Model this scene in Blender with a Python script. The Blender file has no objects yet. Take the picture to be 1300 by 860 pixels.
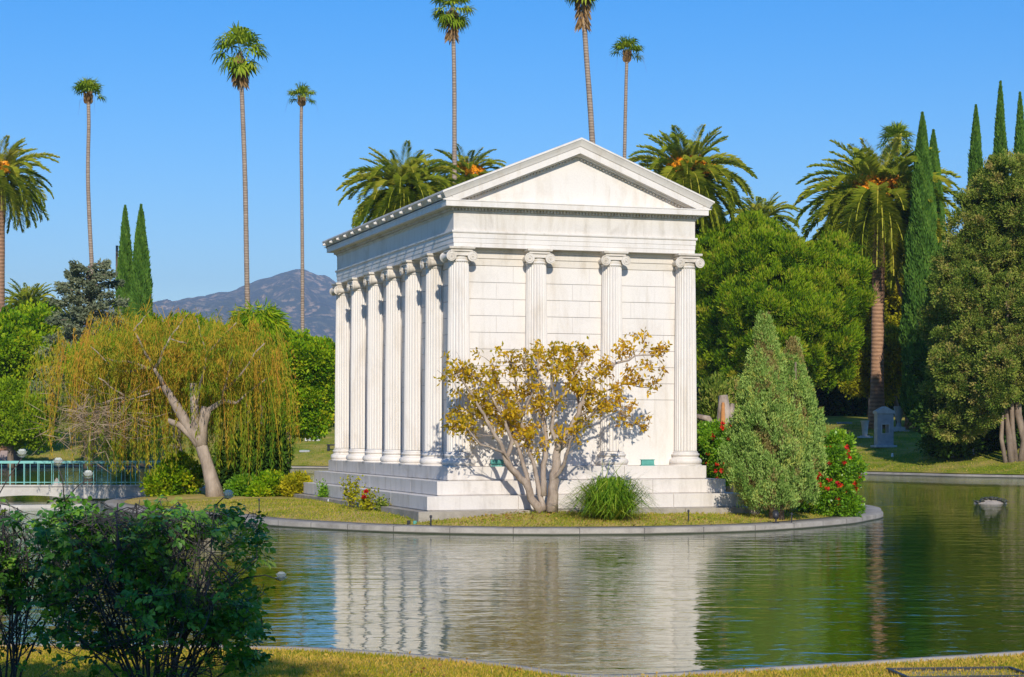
import bpy, math, random
import numpy as np
from mathutils import Vector, Matrix

F = 2450.0          # focal length in photo pixels
HZ = 550.0          # horizon row in the photo
CZ = 2.58           # eye height above the water
S = bpy.context.scene
COL = S.collection
rnd = random.Random(11)
RG = np.random.default_rng(7)
R = math.radians

def wx(px, Y): return (px - 650.0) * Y / F
def wz(py, Y): return CZ + (HZ - py) * Y / F

# ---------------------------------------------------------------- tagging
def tag(o, label=None, cat=None, group=None, kind=None):
    if label: o['label'] = label
    if cat: o['category'] = cat
    if group: o['group'] = group
    if kind: o['kind'] = kind
    return o

def empty(name, loc, label=None, cat=None, group=None, rz=0.0):
    o = bpy.data.objects.new(name, None); COL.objects.link(o)
    o.location = loc; o.rotation_euler = (0, 0, rz)
    return tag(o, label, cat, group)

def copy_tree(o, parent=None):
    c = o.copy(); COL.objects.link(c)
    if parent is not None: c.parent = parent
    for ch in list(o.children): copy_tree(ch, c)
    return c

def raw(name, V, Fc, mat, parent=None, smooth=False, tint=None):
    """V (n,3) list/array; Fc list of index tuples or (m,4) array"""
    me = bpy.data.meshes.new(name)
    V = np.asarray(V, dtype=np.float32)
    if isinstance(Fc, np.ndarray):
        m, k = Fc.shape
        me.vertices.add(len(V)); me.vertices.foreach_set('co', V.ravel())
        me.loops.add(m * k); me.loops.foreach_set('vertex_index', Fc.astype(np.int32).ravel())
        me.polygons.add(m)
        me.polygons.foreach_set('loop_start', np.arange(0, m * k, k, dtype=np.int32))
        me.update(calc_edges=True)
    else:
        me.from_pydata([tuple(map(float, v)) for v in V], [], Fc); me.update()
    if smooth:
        me.polygons.foreach_set('use_smooth', np.ones(len(me.polygons), dtype=bool))
    if tint is not None:
        a = me.attributes.new('tint', 'FLOAT', 'POINT')
        a.data.foreach_set('value', np.asarray(tint, dtype=np.float32))
    me.materials.append(mat)
    o = bpy.data.objects.new(name, me); COL.objects.link(o)
    if parent is not None: o.parent = parent
    return o

class MB:
    def __init__(s, off=(0, 0, 0)): s.v = []; s.f = []; s.off = off
    def add(s, V, Fc):
        n = len(s.v); s.v += [tuple(v) for v in V]; s.f += [tuple(i + n for i in f) for f in Fc]; return s
    def box(s, x0, x1, y0, y1, z0, z1):
        V = [(x0,y0,z0),(x1,y0,z0),(x1,y1,z0),(x0,y1,z0),(x0,y0,z1),(x1,y0,z1),(x1,y1,z1),(x0,y1,z1)]
        return s.add(V, [(0,3,2,1),(4,5,6,7),(0,1,5,4),(1,2,6,5),(2,3,7,6),(3,0,4,7)])
    def lathe(s, prof, n=24, c=(0,0), cap=True, fn=None):
        V = []; Fc = []
        for r, z in prof:
            for i in range(n):
                a = 2*math.pi*i/n; rr = r if fn is None else fn(r, a, z)
                V.append((c[0]+rr*math.cos(a), c[1]+rr*math.sin(a), z))
        for j in range(len(prof)-1):
            for i in range(n):
                k = (i+1) % n
                Fc.append((j*n+i, j*n+k, (j+1)*n+k, (j+1)*n+i))
        if cap:
            Fc.append(tuple(range(n))[::-1]); Fc.append(tuple((len(prof)-1)*n+i for i in range(n)))
        return s.add(V, Fc)
    def tube(s, pts, rad, n=8, cap=True, wob=0.0):
        pts = [Vector(p) for p in pts]; V = []; Fc = []
        up = Vector((0.31, 0.2, 0.93)).normalized()
        for j, p in enumerate(pts):
            a = pts[max(j-1, 0)]; b = pts[min(j+1, len(pts)-1)]
            d = (b - a).normalized()
            if j == 0:
                t = up if abs(d.dot(up)) < 0.9 else Vector((1, 0, 0))
                x = d.cross(t).normalized()
            else:
                x = (x - d*x.dot(d)).normalized()
            y = d.cross(x)
            r = rad[j] if hasattr(rad, '__len__') else rad
            for i in range(n):
                an = 2*math.pi*i/n
                rr = r*(1+wob*(rnd.random()-.5))
                V.append(p + x*(rr*math.cos(an)) + y*(rr*math.sin(an)))
        for j in range(len(pts)-1):
            for i in range(n):
                k = (i+1) % n
                Fc.append((j*n+i, j*n+k, (j+1)*n+k, (j+1)*n+i))
        if cap:
            Fc.append(tuple(range(n))[::-1]); Fc.append(tuple((len(pts)-1)*n+i for i in range(n)))
        return s.add(V, Fc)
    def ball(s, c, r, n=12, m=8, sq=(1,1,1)):
        V = []; Fc = []
        for j in range(m+1):
            t = math.pi*j/m
            for i in range(n):
                a = 2*math.pi*i/n
                V.append((c[0]+r*sq[0]*math.sin(t)*math.cos(a), c[1]+r*sq[1]*math.sin(t)*math.sin(a), c[2]-r*sq[2]*math.cos(t)))
        for j in range(m):
            for i in range(n):
                k = (i+1) % n
                Fc.append((j*n+i, j*n+k, (j+1)*n+k, (j+1)*n+i))
        return s.add(V, Fc)
    def build(s, name, mat, parent=None, smooth=False, bevel=0, autos=None):
        V = [(v[0]+s.off[0], v[1]+s.off[1], v[2]+s.off[2]) for v in s.v]
        o = raw(name, V, s.f, mat, parent, smooth)
        if bevel:
            b = o.modifiers.new('bevel', 'BEVEL'); b.width = bevel; b.segments = 2; b.limit_method = 'ANGLE'; b.angle_limit = R(35)
        if autos:
            import bmesh
            bm = bmesh.new(); bm.from_mesh(o.data)
            for e in bm.edges:
                if len(e.link_faces) == 2 and e.calc_face_angle(0) > autos: e.smooth = False
            bm.to_mesh(o.data); bm.free()
        return o

# ---------------------------------------------------------------- materials
def newmat(name):
    m = bpy.data.materials.new(name); m.use_nodes = True
    nt = m.node_tree; nt.nodes.clear()
    out = nt.nodes.new('ShaderNodeOutputMaterial')
    return m, nt, out
def N(nt, t, **kw):
    n = nt.nodes.new(t)
    for k, v in kw.items(): setattr(n, k, v)
    return n
def ramp(nt, fac, stops, interp='LINEAR'):
    r = N(nt, 'ShaderNodeValToRGB'); r.color_ramp.interpolation = interp
    el = r.color_ramp.elements
    while len(el) < len(stops): el.new(0.5)
    for e, (p, c) in zip(el, stops):
        e.position = p; e.color = (*c, 1) if len(c) == 3 else c
    nt.links.new(fac, r.inputs[0]); return r.outputs[0]
def noise(nt, vec, scale, detail=4, rough=.55, dist=0):
    n = N(nt, 'ShaderNodeTexNoise'); n.inputs['Scale'].default_value = scale
    n.inputs['Detail'].default_value = detail; n.inputs['Roughness'].default_value = rough
    n.inputs['Distortion'].default_value = dist
    nt.links.new(vec, n.inputs['Vector']); return n.outputs[0]
def coords(nt, world=True, scale=(1,1,1)):
    if world: src = N(nt, 'ShaderNodeNewGeometry').outputs['Position']
    else: src = N(nt, 'ShaderNodeTexCoord').outputs['Object']
    mp = N(nt, 'ShaderNodeMapping'); mp.inputs['Scale'].default_value = scale
    nt.links.new(src, mp.inputs['Vector']); return mp.outputs[0]
def mixc(nt, f, a, b, mode='MIX'):
    m = N(nt, 'ShaderNodeMix'); m.data_type = 'RGBA'; m.blend_type = mode
    for s_, v in ((m.inputs[0], f), (m.inputs[6], a), (m.inputs[7], b)):
        if isinstance(v, (int, float)): s_.default_value = v
        elif isinstance(v, tuple): s_.default_value = (*v, 1) if len(v) == 3 else v
        else: nt.links.new(v, s_)
    return m.outputs[2]
def bump(nt, h, strength=.5, dist=.05):
    b = N(nt, 'ShaderNodeBump'); b.inputs['Strength'].default_value = strength; b.inputs['Distance'].default_value = dist
    nt.links.new(h, b.inputs['Height']); return b.outputs[0]
def principled(nt, out, col, rough=.6, nrm=None, spec=None, metal=0):
    p = N(nt, 'ShaderNodeBsdfPrincipled')
    if isinstance(col, tuple): p.inputs['Base Color'].default_value = (*col, 1)
    else: nt.links.new(col, p.inputs['Base Color'])
    if isinstance(rough, (int, float)): p.inputs['Roughness'].default_value = rough
    else: nt.links.new(rough, p.inputs['Roughness'])
    if nrm is not None: nt.links.new(nrm, p.inputs['Normal'])
    if spec is not None: p.inputs['Specular IOR Level'].default_value = spec
    p.inputs['Metallic'].default_value = metal
    if out is not None: nt.links.new(p.outputs[0], out.inputs[0])
    return p

def leafmat(name, stops, trans=.3, rough=.5, spec=.3, big=.25, tcol=1.5):
    """stops: list of colours picked by the per-leaf 'tint' plus slow world noise"""
    m, nt, out = newmat(name)
    if name not in ('rose_leaf', 'hibiscus_leaf'): spec = min(spec, .10)
    at = N(nt, 'ShaderNodeAttribute'); at.attribute_name = 'tint'
    c = coords(nt)
    nz = noise(nt, c, .6, 2)
    ma = N(nt, 'ShaderNodeMath', operation='MULTIPLY_ADD'); nt.links.new(nz, ma.inputs[0]); ma.inputs[1].default_value = big*2; ma.inputs[2].default_value = -big
    ad = N(nt, 'ShaderNodeMath', operation='ADD'); nt.links.new(at.outputs['Fac'], ad.inputs[0]); nt.links.new(ma.outputs[0], ad.inputs[1])
    col = ramp(nt, ad.outputs[0], [(i/(len(stops)-1), s) for i, s in enumerate(stops)])
    p = principled(nt, None, col, rough, spec=spec)
    t = N(nt, 'ShaderNodeBsdfTranslucent')
    tc = mixc(nt, 1.0, col, (tcol, tcol*.95, tcol*.35), 'MULTIPLY'); nt.links.new(tc, t.inputs[0])
    mx = N(nt, 'ShaderNodeMixShader'); mx.inputs[0].default_value = trans
    nt.links.new(p.outputs[0], mx.inputs[1]); nt.links.new(t.outputs[0], mx.inputs[2]); nt.links.new(mx.outputs[0], out.inputs[0])
    return m

def stone(name, base, dark, scale=1.5, rough=.6, bstr=.25, stain=None, stretch=(1,1,1)):
    m, nt, out = newmat(name); c = coords(nt, True, stretch)
    n1 = noise(nt, c, scale, 6, .6, .4); n2 = noise(nt, c, scale*14, 5, .6)
    col = ramp(nt, n1, [(.3, dark), (.62, base)])
    if stain:
        n3 = noise(nt, coords(nt, True, (3, 3, .35)), 1.3, 5, .65)
        f = ramp(nt, n3, [(.5, (0,0,0)), (.72, (1,1,1))])
        col = mixc(nt, f, col, stain)
    col = mixc(nt, .25, col, ramp(nt, n2, [(.3, (.6,.6,.6)), (.7, (1,1,1))]), 'MULTIPLY')
    principled(nt, out, col, rough, bump(nt, n2, bstr, .02)); return m

def barkmat(name, a, b, rings=0, scale=3):
    m, nt, out = newmat(name)
    c = coords(nt, True, (1, 1, .35) if not rings else (1, 1, 2.5))
    n1 = noise(nt, c, scale, 6, .65)
    n2 = noise(nt, c, scale*5, 4, .6)
    col = ramp(nt, n1, [(.3, a), (.7, b)])
    h = n2
    if rings:
        w = N(nt, 'ShaderNodeTexWave'); w.bands_direction = 'Z'; w.inputs['Scale'].default_value = rings
        w.inputs['Distortion'].default_value = 1.2; w.inputs['Detail'].default_value = 2
        nt.links.new(coords(nt), w.inputs[0])
        col = mixc(nt, .55, col, ramp(nt, w.outputs[0], [(.2, (.45,.42,.4)), (.8, (1,1,1))]), 'MULTIPLY')
        h = w.outputs[0]
    principled(nt, out, col, .85, bump(nt, h, .6, .04)); return m

def plain(name, col, rough=.5, metal=0, var=.15, scale=8):
    m, nt, out = newmat(name)
    n1 = noise(nt, coords(nt), scale, 4)
    c = mixc(nt, n1, tuple(v*(1-var) for v in col), tuple(min(1, v*(1+var)) for v in col))
    principled(nt, out, c, rough, metal=metal); return m

M = {}
# marble of the mausoleum
def marble(name, base, dark, stain, st=(.58,.75,.3)):
    m, nt, out = newmat(name); c = coords(nt)
    n1 = noise(nt, c, .9, 7, .62, .8)
    n2 = noise(nt, coords(nt, True, (1, 1, .25)), 2.2, 6, .65, .3)
    n4 = noise(nt, coords(nt, True, (5, 5, .3)), 1.2, 5, .6)
    n5 = noise(nt, c, 22, 5, .6)
    col = ramp(nt, n1, [(.28, dark), (.46, base), (.8, tuple(min(1, v*1.03) for v in base))])
    f = ramp(nt, n2, [(.50, (0,0,0)), (.70, (.55,.55,.55))])
    col = mixc(nt, f, col, stain)
    f2 = ramp(nt, n4, [(st[0], (0,0,0)), (st[1], (st[2],)*3)])
    col = mixc(nt, f2, col, (stain[0]*.75, stain[1]*.75, stain[2]*.7))
    col = mixc(nt, .12, col, ramp(nt, n5, [(.3, (.5,.5,.5)), (.65, (1,1,1))]), 'MULTIPLY')
    principled(nt, out, col, .5, bump(nt, n5, .12, .01), spec=.3); return m
M['marble'] = marble('white_marble', (.77,.72,.665), (.69,.645,.59), (.60,.52,.42))
M['marble_old'] = marble('weathered_marble', (.70,.64,.56), (.48,.42,.34), (.38,.30,.19))
M['marble_frieze'] = marble('streaked_marble', (.72,.67,.61), (.56,.51,.45), (.50,.43,.33), (.54,.76,.34))
M['steps'] = marble('step_marble', (.70,.65,.60), (.50,.46,.42), (.46,.41,.35))
M['curb'] = stone('kerb_concrete', (.42,.37,.31), (.25,.22,.185), 1.6, .85, .4, stain=(.20,.18,.14))
def kerbmat():
    m, nt, out = newmat('kerb_stone'); c = coords(nt)
    n1 = noise(nt, c, 1.7, 7, .65, .4); n2 = noise(nt, c, 30, 5, .65)
    col = ramp(nt, n1, [(.3, (.26,.23,.19)), (.6, (.43,.385,.32)), (.8, (.50,.455,.39))])
    sp_ = N(nt, 'ShaderNodeSeparateXYZ'); nt.links.new(N(nt, 'ShaderNodeNewGeometry').outputs['Position'], sp_.inputs[0])
    ad_ = N(nt, 'ShaderNodeMath', operation='MULTIPLY_ADD'); nt.links.new(n1, ad_.inputs[0]); ad_.inputs[1].default_value = -.03; nt.links.new(sp_.outputs[2], ad_.inputs[2])
    f = ramp(nt, ad_.outputs[0], [(.0, (1,1,1)), (.012, (.85,.85,.85)), (.035, (0,0,0))])
    col = mixc(nt, f, col, (.045,.05,.025))
    col = mixc(nt, .35, col, ramp(nt, n2, [(.3, (.5,.5,.5)), (.65, (1,1,1))]), 'MULTIPLY')
    principled(nt, out, col, .85, bump(nt, n2, .4, .02)); return m
M['curb'] = kerbmat()
M['granite'] = stone('grey_granite', (.42,.43,.45), (.30,.31,.33), 3, .6, .2)
M['granite2'] = stone('pale_granite', (.58,.57,.55), (.42,.41,.40), 3, .6, .2)
M['pink'] = stone('pink_granite', (.36,.27,.25), (.25,.19,.18), 6, .4, .1)
M['dark'] = plain('dark_metal', (.03,.03,.035), .45)
M['blackstone'] = plain('black_stone', (.025,.027,.03), .25)
M['teal'] = plain('verdigris', (.10,.36,.31), .6, 0, .3)
M['rail'] = plain('turquoise_paint', (.20,.50,.45), .45, 0, .12)
M['deck'] = stone('bridge_concrete', (.62,.58,.53), (.46,.43,.39), 1.5, .8, .2)
M['white'] = plain('white_paint', (.8,.8,.78), .6, 0, .05)
M['render'] = plain('white_render', (.78,.78,.77), .8, 0, .05, 2)
M['glass'] = plain('dark_glass', (.05,.06,.075), .15)
M['roofdark'] = plain('grey_roof', (.20,.20,.21), .8)
M['rock'] = stone('pond_rock', (.46,.40,.34), (.28,.24,.20), 2.5, .85, .5)
M['turtle'] = plain('turtle_shell', (.05,.05,.035), .45, 0, .4)
M['skin_t'] = plain('turtle_skin', (.07,.08,.04), .6, 0, .3)
M['bark_palm'] = barkmat('washingtonia_bark', (.27,.20,.15), (.46,.36,.28), 1.6, 2)
M['bark_date'] = barkmat('date_palm_bark', (.30,.16,.09), (.52,.31,.19), 1.1, 3)
M['bark'] = barkmat('brown_bark', (.11,.08,.055), (.24,.18,.13))
M['bark_pale'] = barkmat('pale_bark', (.22,.16,.115), (.52,.42,.33), 0, 5)
M['bark_willow'] = barkmat('willow_bark', (.20,.15,.11), (.46,.37,.29), 0, 4)
M['bark_dim'] = barkmat('conifer_bark', (.14,.10,.075), (.33,.25,.18), 0, 3)
M['cutwood'] = plain('cut_wood', (.62,.42,.20), .8)
M['l_canary'] = leafmat('canary_frond', [(.04,.085,.008), (.14,.21,.018), (.34,.38,.03), (.52,.46,.06)], .22, .5, .35, .12)
M['l_dead'] = leafmat('dead_frond', [(.20,.11,.05), (.34,.21,.09), (.45,.30,.15)], .2, .8, .1)
M['l_fan'] = leafmat('fan_leaf', [(.06,.13,.01), (.19,.30,.015), (.46,.50,.04)], .25, .5, .3, .1)
M['fruit'] = plain('orange_dates', (1.0,.36,.01), .6, 0, .2)
M['l_cyp'] = leafmat('cypress_needles', [(.03,.08,.012), (.085,.19,.025), (.18,.31,.045)], .12, .7, .1, .15)
M['l_pine'] = leafmat('bright_needles', [(.028,.08,.003), (.11,.22,.005), (.28,.40,.010), (.42,.38,.04)], .3, .6, .15, .2)
M['l_yel'] = leafmat('yellow_green_leaf', [(.14,.18,.01), (.36,.36,.012), (.55,.46,.02)], .3, .6, .2, .25)
M['l_green'] = leafmat('mid_green_leaf', [(.04,.12,.004), (.15,.30,.006), (.34,.47,.012), (.50,.46,.02)], .3, .55, .25, .2)
M['l_lime'] = leafmat('lime_leaf', [(.12,.22,.01), (.26,.40,.012), (.42,.50,.02)], .35, .55, .2, .15)
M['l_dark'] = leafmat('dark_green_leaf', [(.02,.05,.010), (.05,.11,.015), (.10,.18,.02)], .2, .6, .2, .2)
M['l_cedar'] = leafmat('cedar_needles', [(.09,.12,.07), (.20,.23,.13), (.32,.33,.20)], .15, .7, .1, .2)
M['l_thuja'] = leafmat('bronze_thuja', [(.04,.085,.010), (.14,.21,.028), (.28,.33,.05), (.38,.30,.09)], .15, .75, .08, .35)
M['l_jun'] = leafmat('blue_juniper', [(.10,.19,.03), (.22,.35,.065), (.37,.51,.13), (.47,.47,.09)], .15, .7, .1, .35)
M['l_jun_dry'] = leafmat('dry_juniper', [(.20,.17,.05), (.34,.26,.09), (.34,.34,.12)], .12, .8, .05, .25)
M['l_hib'] = leafmat('hibiscus_leaf', [(.07,.18,.010), (.17,.36,.015), (.34,.50,.03)], .3, .4, .4, .15)
M['red'] = leafmat('red_petal', [(.55,.02,.01), (.75,.06,.02), (.6,.03,.06)], .3, .6, .1, .1, 1.0)
M['l_will'] = leafmat('willow_leaf', [(.08,.19,.010), (.18,.27,.014), (.33,.32,.025), (.52,.33,.03), (.48,.22,.04)], .3, .6, .15, .16)
M['l_will_dry'] = leafmat('dry_willow_twig', [(.22,.15,.10), (.36,.26,.18), (.42,.33,.24)], .1, .8, .05, .2)
M['l_gold'] = leafmat('golden_leaf', [(.30,.27,.015), (.56,.37,.015), (.72,.46,.03), (.34,.15,.03)], .35, .5, .25, .2)
M['l_rose'] = leafmat('rose_leaf', [(.025,.11,.012), (.08,.23,.02), (.19,.38,.035), (.38,.44,.05)], .25, .35, .5, .15)
M['petal'] = leafmat('white_petal', [(.78,.80,.84), (.86,.87,.9)], .3, .5, .2, .1, 1.0)
M['l_blade'] = leafmat('tall_grass_blade', [(.08,.18,.012), (.20,.34,.02), (.38,.44,.05)], .3, .5, .3, .1)
M['l_lawn'] = leafmat('lawn_blade', [(.20,.24,.01), (.44,.36,.03), (.68,.44,.09), (.72,.46,.14)], .3, .7, .1, .55)
M['l_lawn2'] = leafmat('green_lawn_blade', [(.15,.23,.012), (.29,.33,.022), (.46,.38,.06), (.56,.39,.13)], .3, .7, .1, .35)
M['cane'] = plain('rose_cane', (.07,.06,.055), .7, 0, .3)

# ---------------------------------------------------------------- leaf generators
def unit(a): return a/np.maximum(np.linalg.norm(a, axis=-1, keepdims=True), 1e-9)

class Leaves:
    """collects leaf quads"""
    def __init__(s): s.q = []; s.t = []
    def add(s, P, D, L, Wd, tint, side=None, fold=.0):
        n = len(P); D = unit(D)
        if side is None: side = RG.normal(size=(n, 3))
        side = unit(np.cross(D, side)); up = np.cross(side, D)
        L = np.broadcast_to(np.asarray(L, float).reshape(-1, 1), (n, 1)); Wd = np.broadcast_to(np.asarray(Wd, float).reshape(-1, 1), (n, 1))
        mid = P + D*L*.5 + up*Wd*fold
        q = np.stack([P, mid+side*Wd*.5, P+D*L, mid-side*Wd*.5], 1)
        s.q.append(q); s.t.append(np.repeat(np.broadcast_to(tint, (n,)), 4)); return s
    def blade(s, P0, P1, P2, W0, W1, side, tint):
        """two-quad strip bending at P1, pointed tip"""
        side = unit(side)
        W0 = np.asarray(W0).reshape(-1,1); W1 = np.asarray(W1).reshape(-1,1)
        a = np.stack([P0-side*W0*.5, P0+side*W0*.5, P1+side*W1*.5, P1-side*W1*.5], 1)
        b = np.stack([P1-side*W1*.5, P1+side*W1*.5, P2+side*W1*.06, P2-side*W1*.06], 1)
        n = len(P0)
        for q in (a, b): s.q.append(q); s.t.append(np.repeat(np.broadcast_to(tint, (n,)), 4))
        return s
    def build(s, name, mat, parent=None, org=(0,0,0), smooth=False):
        q = np.concatenate(s.q).reshape(-1, 3) - np.asarray(org); t = np.concatenate(s.t)
        return raw(name, q, np.arange(len(q)).reshape(-1, 4), mat, parent, smooth, t)

def blob(px, py, rx, ry, Y, depth=None):
    k = Y/F
    return (np.array([wx(px, Y), Y, wz(py, Y)]), np.array([rx*k, (depth if depth else rx*k), ry*k]))

def on_blobs(blobs, n, inner=.55, overlap=.7):
    """points in the outer shell of a union of ellipsoids, with outward normals"""
    w = np.array([b[1][0]*b[1][2] + b[1][1]*b[1][2] for b in blobs]); w = w/w.sum()
    P = []; Nn = []; tot = 0; k = 0
    while tot < n and k < 30:
        k += 1
        m = n
        idx = RG.choice(len(blobs), m, p=w)
        C = np.array([blobs[i][0] for i in idx]); Rr = np.array([blobs[i][1] for i in idx])
        d = unit(RG.normal(size=(m, 3))); rr = inner + (1-inner)*RG.random((m, 1))**.6
        p = C + d*Rr*rr; nn = unit(d/Rr)
        ok = np.ones(m, bool)
        for j, b in enumerate(blobs):
            e = (((p-b[0])/(b[1]*overlap))**2).sum(1) < 1
            ok &= ~(e & (idx != j))
        P.append(p[ok]); Nn.append(nn[ok]); tot += ok.sum()
    return np.concatenate(P)[:n], np.concatenate(Nn)[:n]

def crown(blobs, nc, cr, per, L, Wd, up=.3, outw=.5, rand=.7, inner=.55, squash=1.0, tv=.28, zspan=None, floor=None):
    lv = Leaves()
    C, Nn = on_blobs(blobs, nc, inner)
    nc = len(C)
    csz = cr*(.6+.8*RG.random(nc)); ct = .5+tv*RG.normal(size=nc)*.8
    idx = np.repeat(np.arange(nc), per)
    off = unit(RG.normal(size=(nc*per, 3)))*(RG.random((nc*per, 1))**.45)
    off[:, 2] *= squash
    P = C[idx] + off*csz[idx][:, None]
    D = off*.8 + Nn[idx]*outw + np.array([0, 0, up]) + RG.normal(size=P.shape)*rand*.5
    t = np.clip(ct[idx] + RG.normal(size=len(P))*.14, 0, 1)
    if floor is not None:
        ok = P[:, 2] > floor; P = P[ok]; D = D[ok]; t = t[ok]
    l = L*(.65+.7*RG.random(len(P)))
    lv.add(P, D, l, l/L*Wd, t, fold=.15)
    return lv, C

def puffs(blobs, n, r, inner=.62):
    C, Nn = on_blobs(blobs, n, inner, .8)
    out = []
    for c in C:
        q = r*(.6+.8*RG.random()); out.append((c, np.array([q*1.05, q*1.05, q*(.75+.4*RG.random())])))
    return out

def limb(mb, p, q, r0, r1, k=5, jit=.06, n=7, sag=0.0):
    p = Vector(p); q = Vector(q); d = (q-p).length
    pts = []; rr = []
    for i in range(k+1):
        t = i/k; v = p.lerp(q, t)
        if 0 < i < k: v = v + Vector((rnd.uniform(-1,1), rnd.uniform(-1,1), rnd.uniform(-1,1)))*d*jit
        v.z += sag*math.sin(math.pi*t)*d
        pts.append(v); rr.append(r0+(r1-r0)*t)
    mb.tube(pts, rr, n); return pts
HAZE = 1.15e-4
# ================================================================ camera, light, sky
cam = bpy.data.cameras.new('camera'); co = bpy.data.objects.new('camera', cam); COL.objects.link(co)
co.location = (0, 0, CZ); co.rotation_euler = (R(90), 0, 0)
cam.sensor_width = 36; cam.lens = F/1300*36; cam.shift_y = (HZ-430)/1300
cam.clip_start = .5; cam.clip_end = 30000
S.camera = co

EL = R(28); SD = Vector((-.115, .993, 0)).normalized()      # travel direction of sunlight, horizontal
w = bpy.data.worlds.new('World'); S.world = w; w.use_nodes = True
nt = w.node_tree; nt.nodes.clear()
sky = nt.nodes.new('ShaderNodeTexSky'); sky.sky_type = 'NISHITA'; sky.sun_disc = False
sky.sun_elevation = EL; sky.sun_rotation = math.atan2(-SD.x, -SD.y)
sky.altitude = 100; sky.air_density = 1.0; sky.dust_density = .0; sky.ozone_density = 4.0
hs = nt.nodes.new('ShaderNodeHueSaturation'); hs.inputs['Hue'].default_value = .508; hs.inputs['Saturation'].default_value = 1.45; hs.inputs['Value'].default_value = 1.0
bg = nt.nodes.new('ShaderNodeBackground'); bg.inputs[1].default_value = .148
ow = nt.nodes.new('ShaderNodeOutputWorld')
nt.links.new(sky.outputs[0], hs.inputs['Color']); nt.links.new(hs.outputs[0], bg.inputs[0]); nt.links.new(bg.outputs[0], ow.inputs[0])
sl = bpy.data.lights.new('sun', 'SUN'); sl.energy = 4.7; sl.angle = R(.53); sl.color = (1, .92, .79)
so = bpy.data.objects.new('sun', sl); COL.objects.link(so)
dv = Vector((SD.x*math.cos(EL), SD.y*math.cos(EL), -math.sin(EL)))
so.rotation_euler = dv.to_track_quat('-Z', 'Y').to_euler(); so.location = (0, -20, 60)
S.view_settings.view_transform = 'Standard'; S.view_settings.look = 'None'
S.view_settings.exposure = .09; S.view_settings.gamma = 1
S.cycles.max_bounces = 6; S.cycles.transparent_max_bounces = 8; S.cycles.volume_bounces = 0

# ================================================================ pond outline and ground
PC = np.array([0., 72.])
pond_pts = np.array([(-60,38),(-40,31),(-20,24.5),(-6.5,22.4),(-4.1,22.25),(-2.3,22.0),(-1.15,21.35),(-.1,20.5),(.62,19.5),(.98,19.4),(2.3,19.95),(4.3,20.9),(6.3,21.9),(20,29),
  (40,48),(47,75),(42,97),(29.6,110),(26,113.5),(22,120),(14,126),(5,131),(-13,139),(-39,147),(-60,150),(-80,130),(-85,80)], float)
def polar_fn(pts, c, smooth_w):
    a = np.arctan2(pts[:,1]-c[1], pts[:,0]-c[0]); r = np.hypot(pts[:,0]-c[0], pts[:,1]-c[1])
    o = np.argsort(a); a = a[o]; r = r[o]
    n = 4096; g = -np.pi + 2*np.pi*np.arange(n)/n
    A = np.concatenate([a-2*np.pi, a, a+2*np.pi]); Rr = np.concatenate([r, r, r])
    v = np.interp(g, A, Rr)
    k = smooth_w
    if k:
        ker = np.hanning(k); ker /= ker.sum()
        v = np.convolve(np.concatenate([v[-k:], v, v[:k]]), ker, 'same')[k:-k]
    def f(x, y):
        an = np.arctan2(np.asarray(y)-c[1], np.asarray(x)-c[0])
        return np.interp(an, np.concatenate([g, [np.pi]]), np.concatenate([v, [v[0]]])), an
    return f
pond_r = polar_fn(pond_pts, PC, 13)
def gz(x, y):
    """ground height outside the pond"""
    rb, an = pond_r(x, y); d = np.hypot(np.asarray(x)-PC[0], np.asarray(y)-PC[1]) - rb
    far = .5*(1+np.tanh((np.asarray(y)-70)/18.))
    zf = .155 + 4.6*(1-np.exp(-np.maximum(d, 0)/25.))
    zn = .135 + .5*(1-np.exp(-np.maximum(d-2, 0)/9.))
    lump = .05*np.sin(np.asarray(x)*.31+1)*np.cos(np.asarray(y)*.23) * np.clip(d/8, 0, 1)
    return far*zf + (1-far)*zn + lump*far

def lawn_mat(name, g1, g2, dry, drypos, scale=1.0):
    m, nt, out = newmat(name); c = coords(nt)
    n1 = noise(nt, c, .35*scale, 6, .65, .5); n2 = noise(nt, c, 3.1*scale, 5, .65); n3 = noise(nt, c, 26, 4, .7)
    a = ramp(nt, n2, [(.35, g1), (.65, g2)])
    f = ramp(nt, n1, [(drypos-.12, (0,0,0)), (drypos+.12, (1,1,1))])
    b = mixc(nt, f, a, mixc(nt, n2, dry, tuple(v*1.25 for v in dry)))
    col = mixc(nt, .6, b, ramp(nt, n3, [(.3, (.45,.45,.4)), (.65, (1,1,1))]), 'MULTIPLY')
    principled(nt, out, col, .9, bump(nt, n3, .8, .03), spec=.1); return m
M['lawn'] = lawn_mat('lawn', (.16,.24,.012), (.30,.34,.022), (.50,.37,.11), .54)
M['lawn_isl'] = lawn_mat('island_lawn', (.20,.26,.015), (.36,.36,.03), (.60,.42,.15), .48, 1.6)

NA = 900
ang = -np.pi + 2*np.pi*np.arange(NA)/NA
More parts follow.
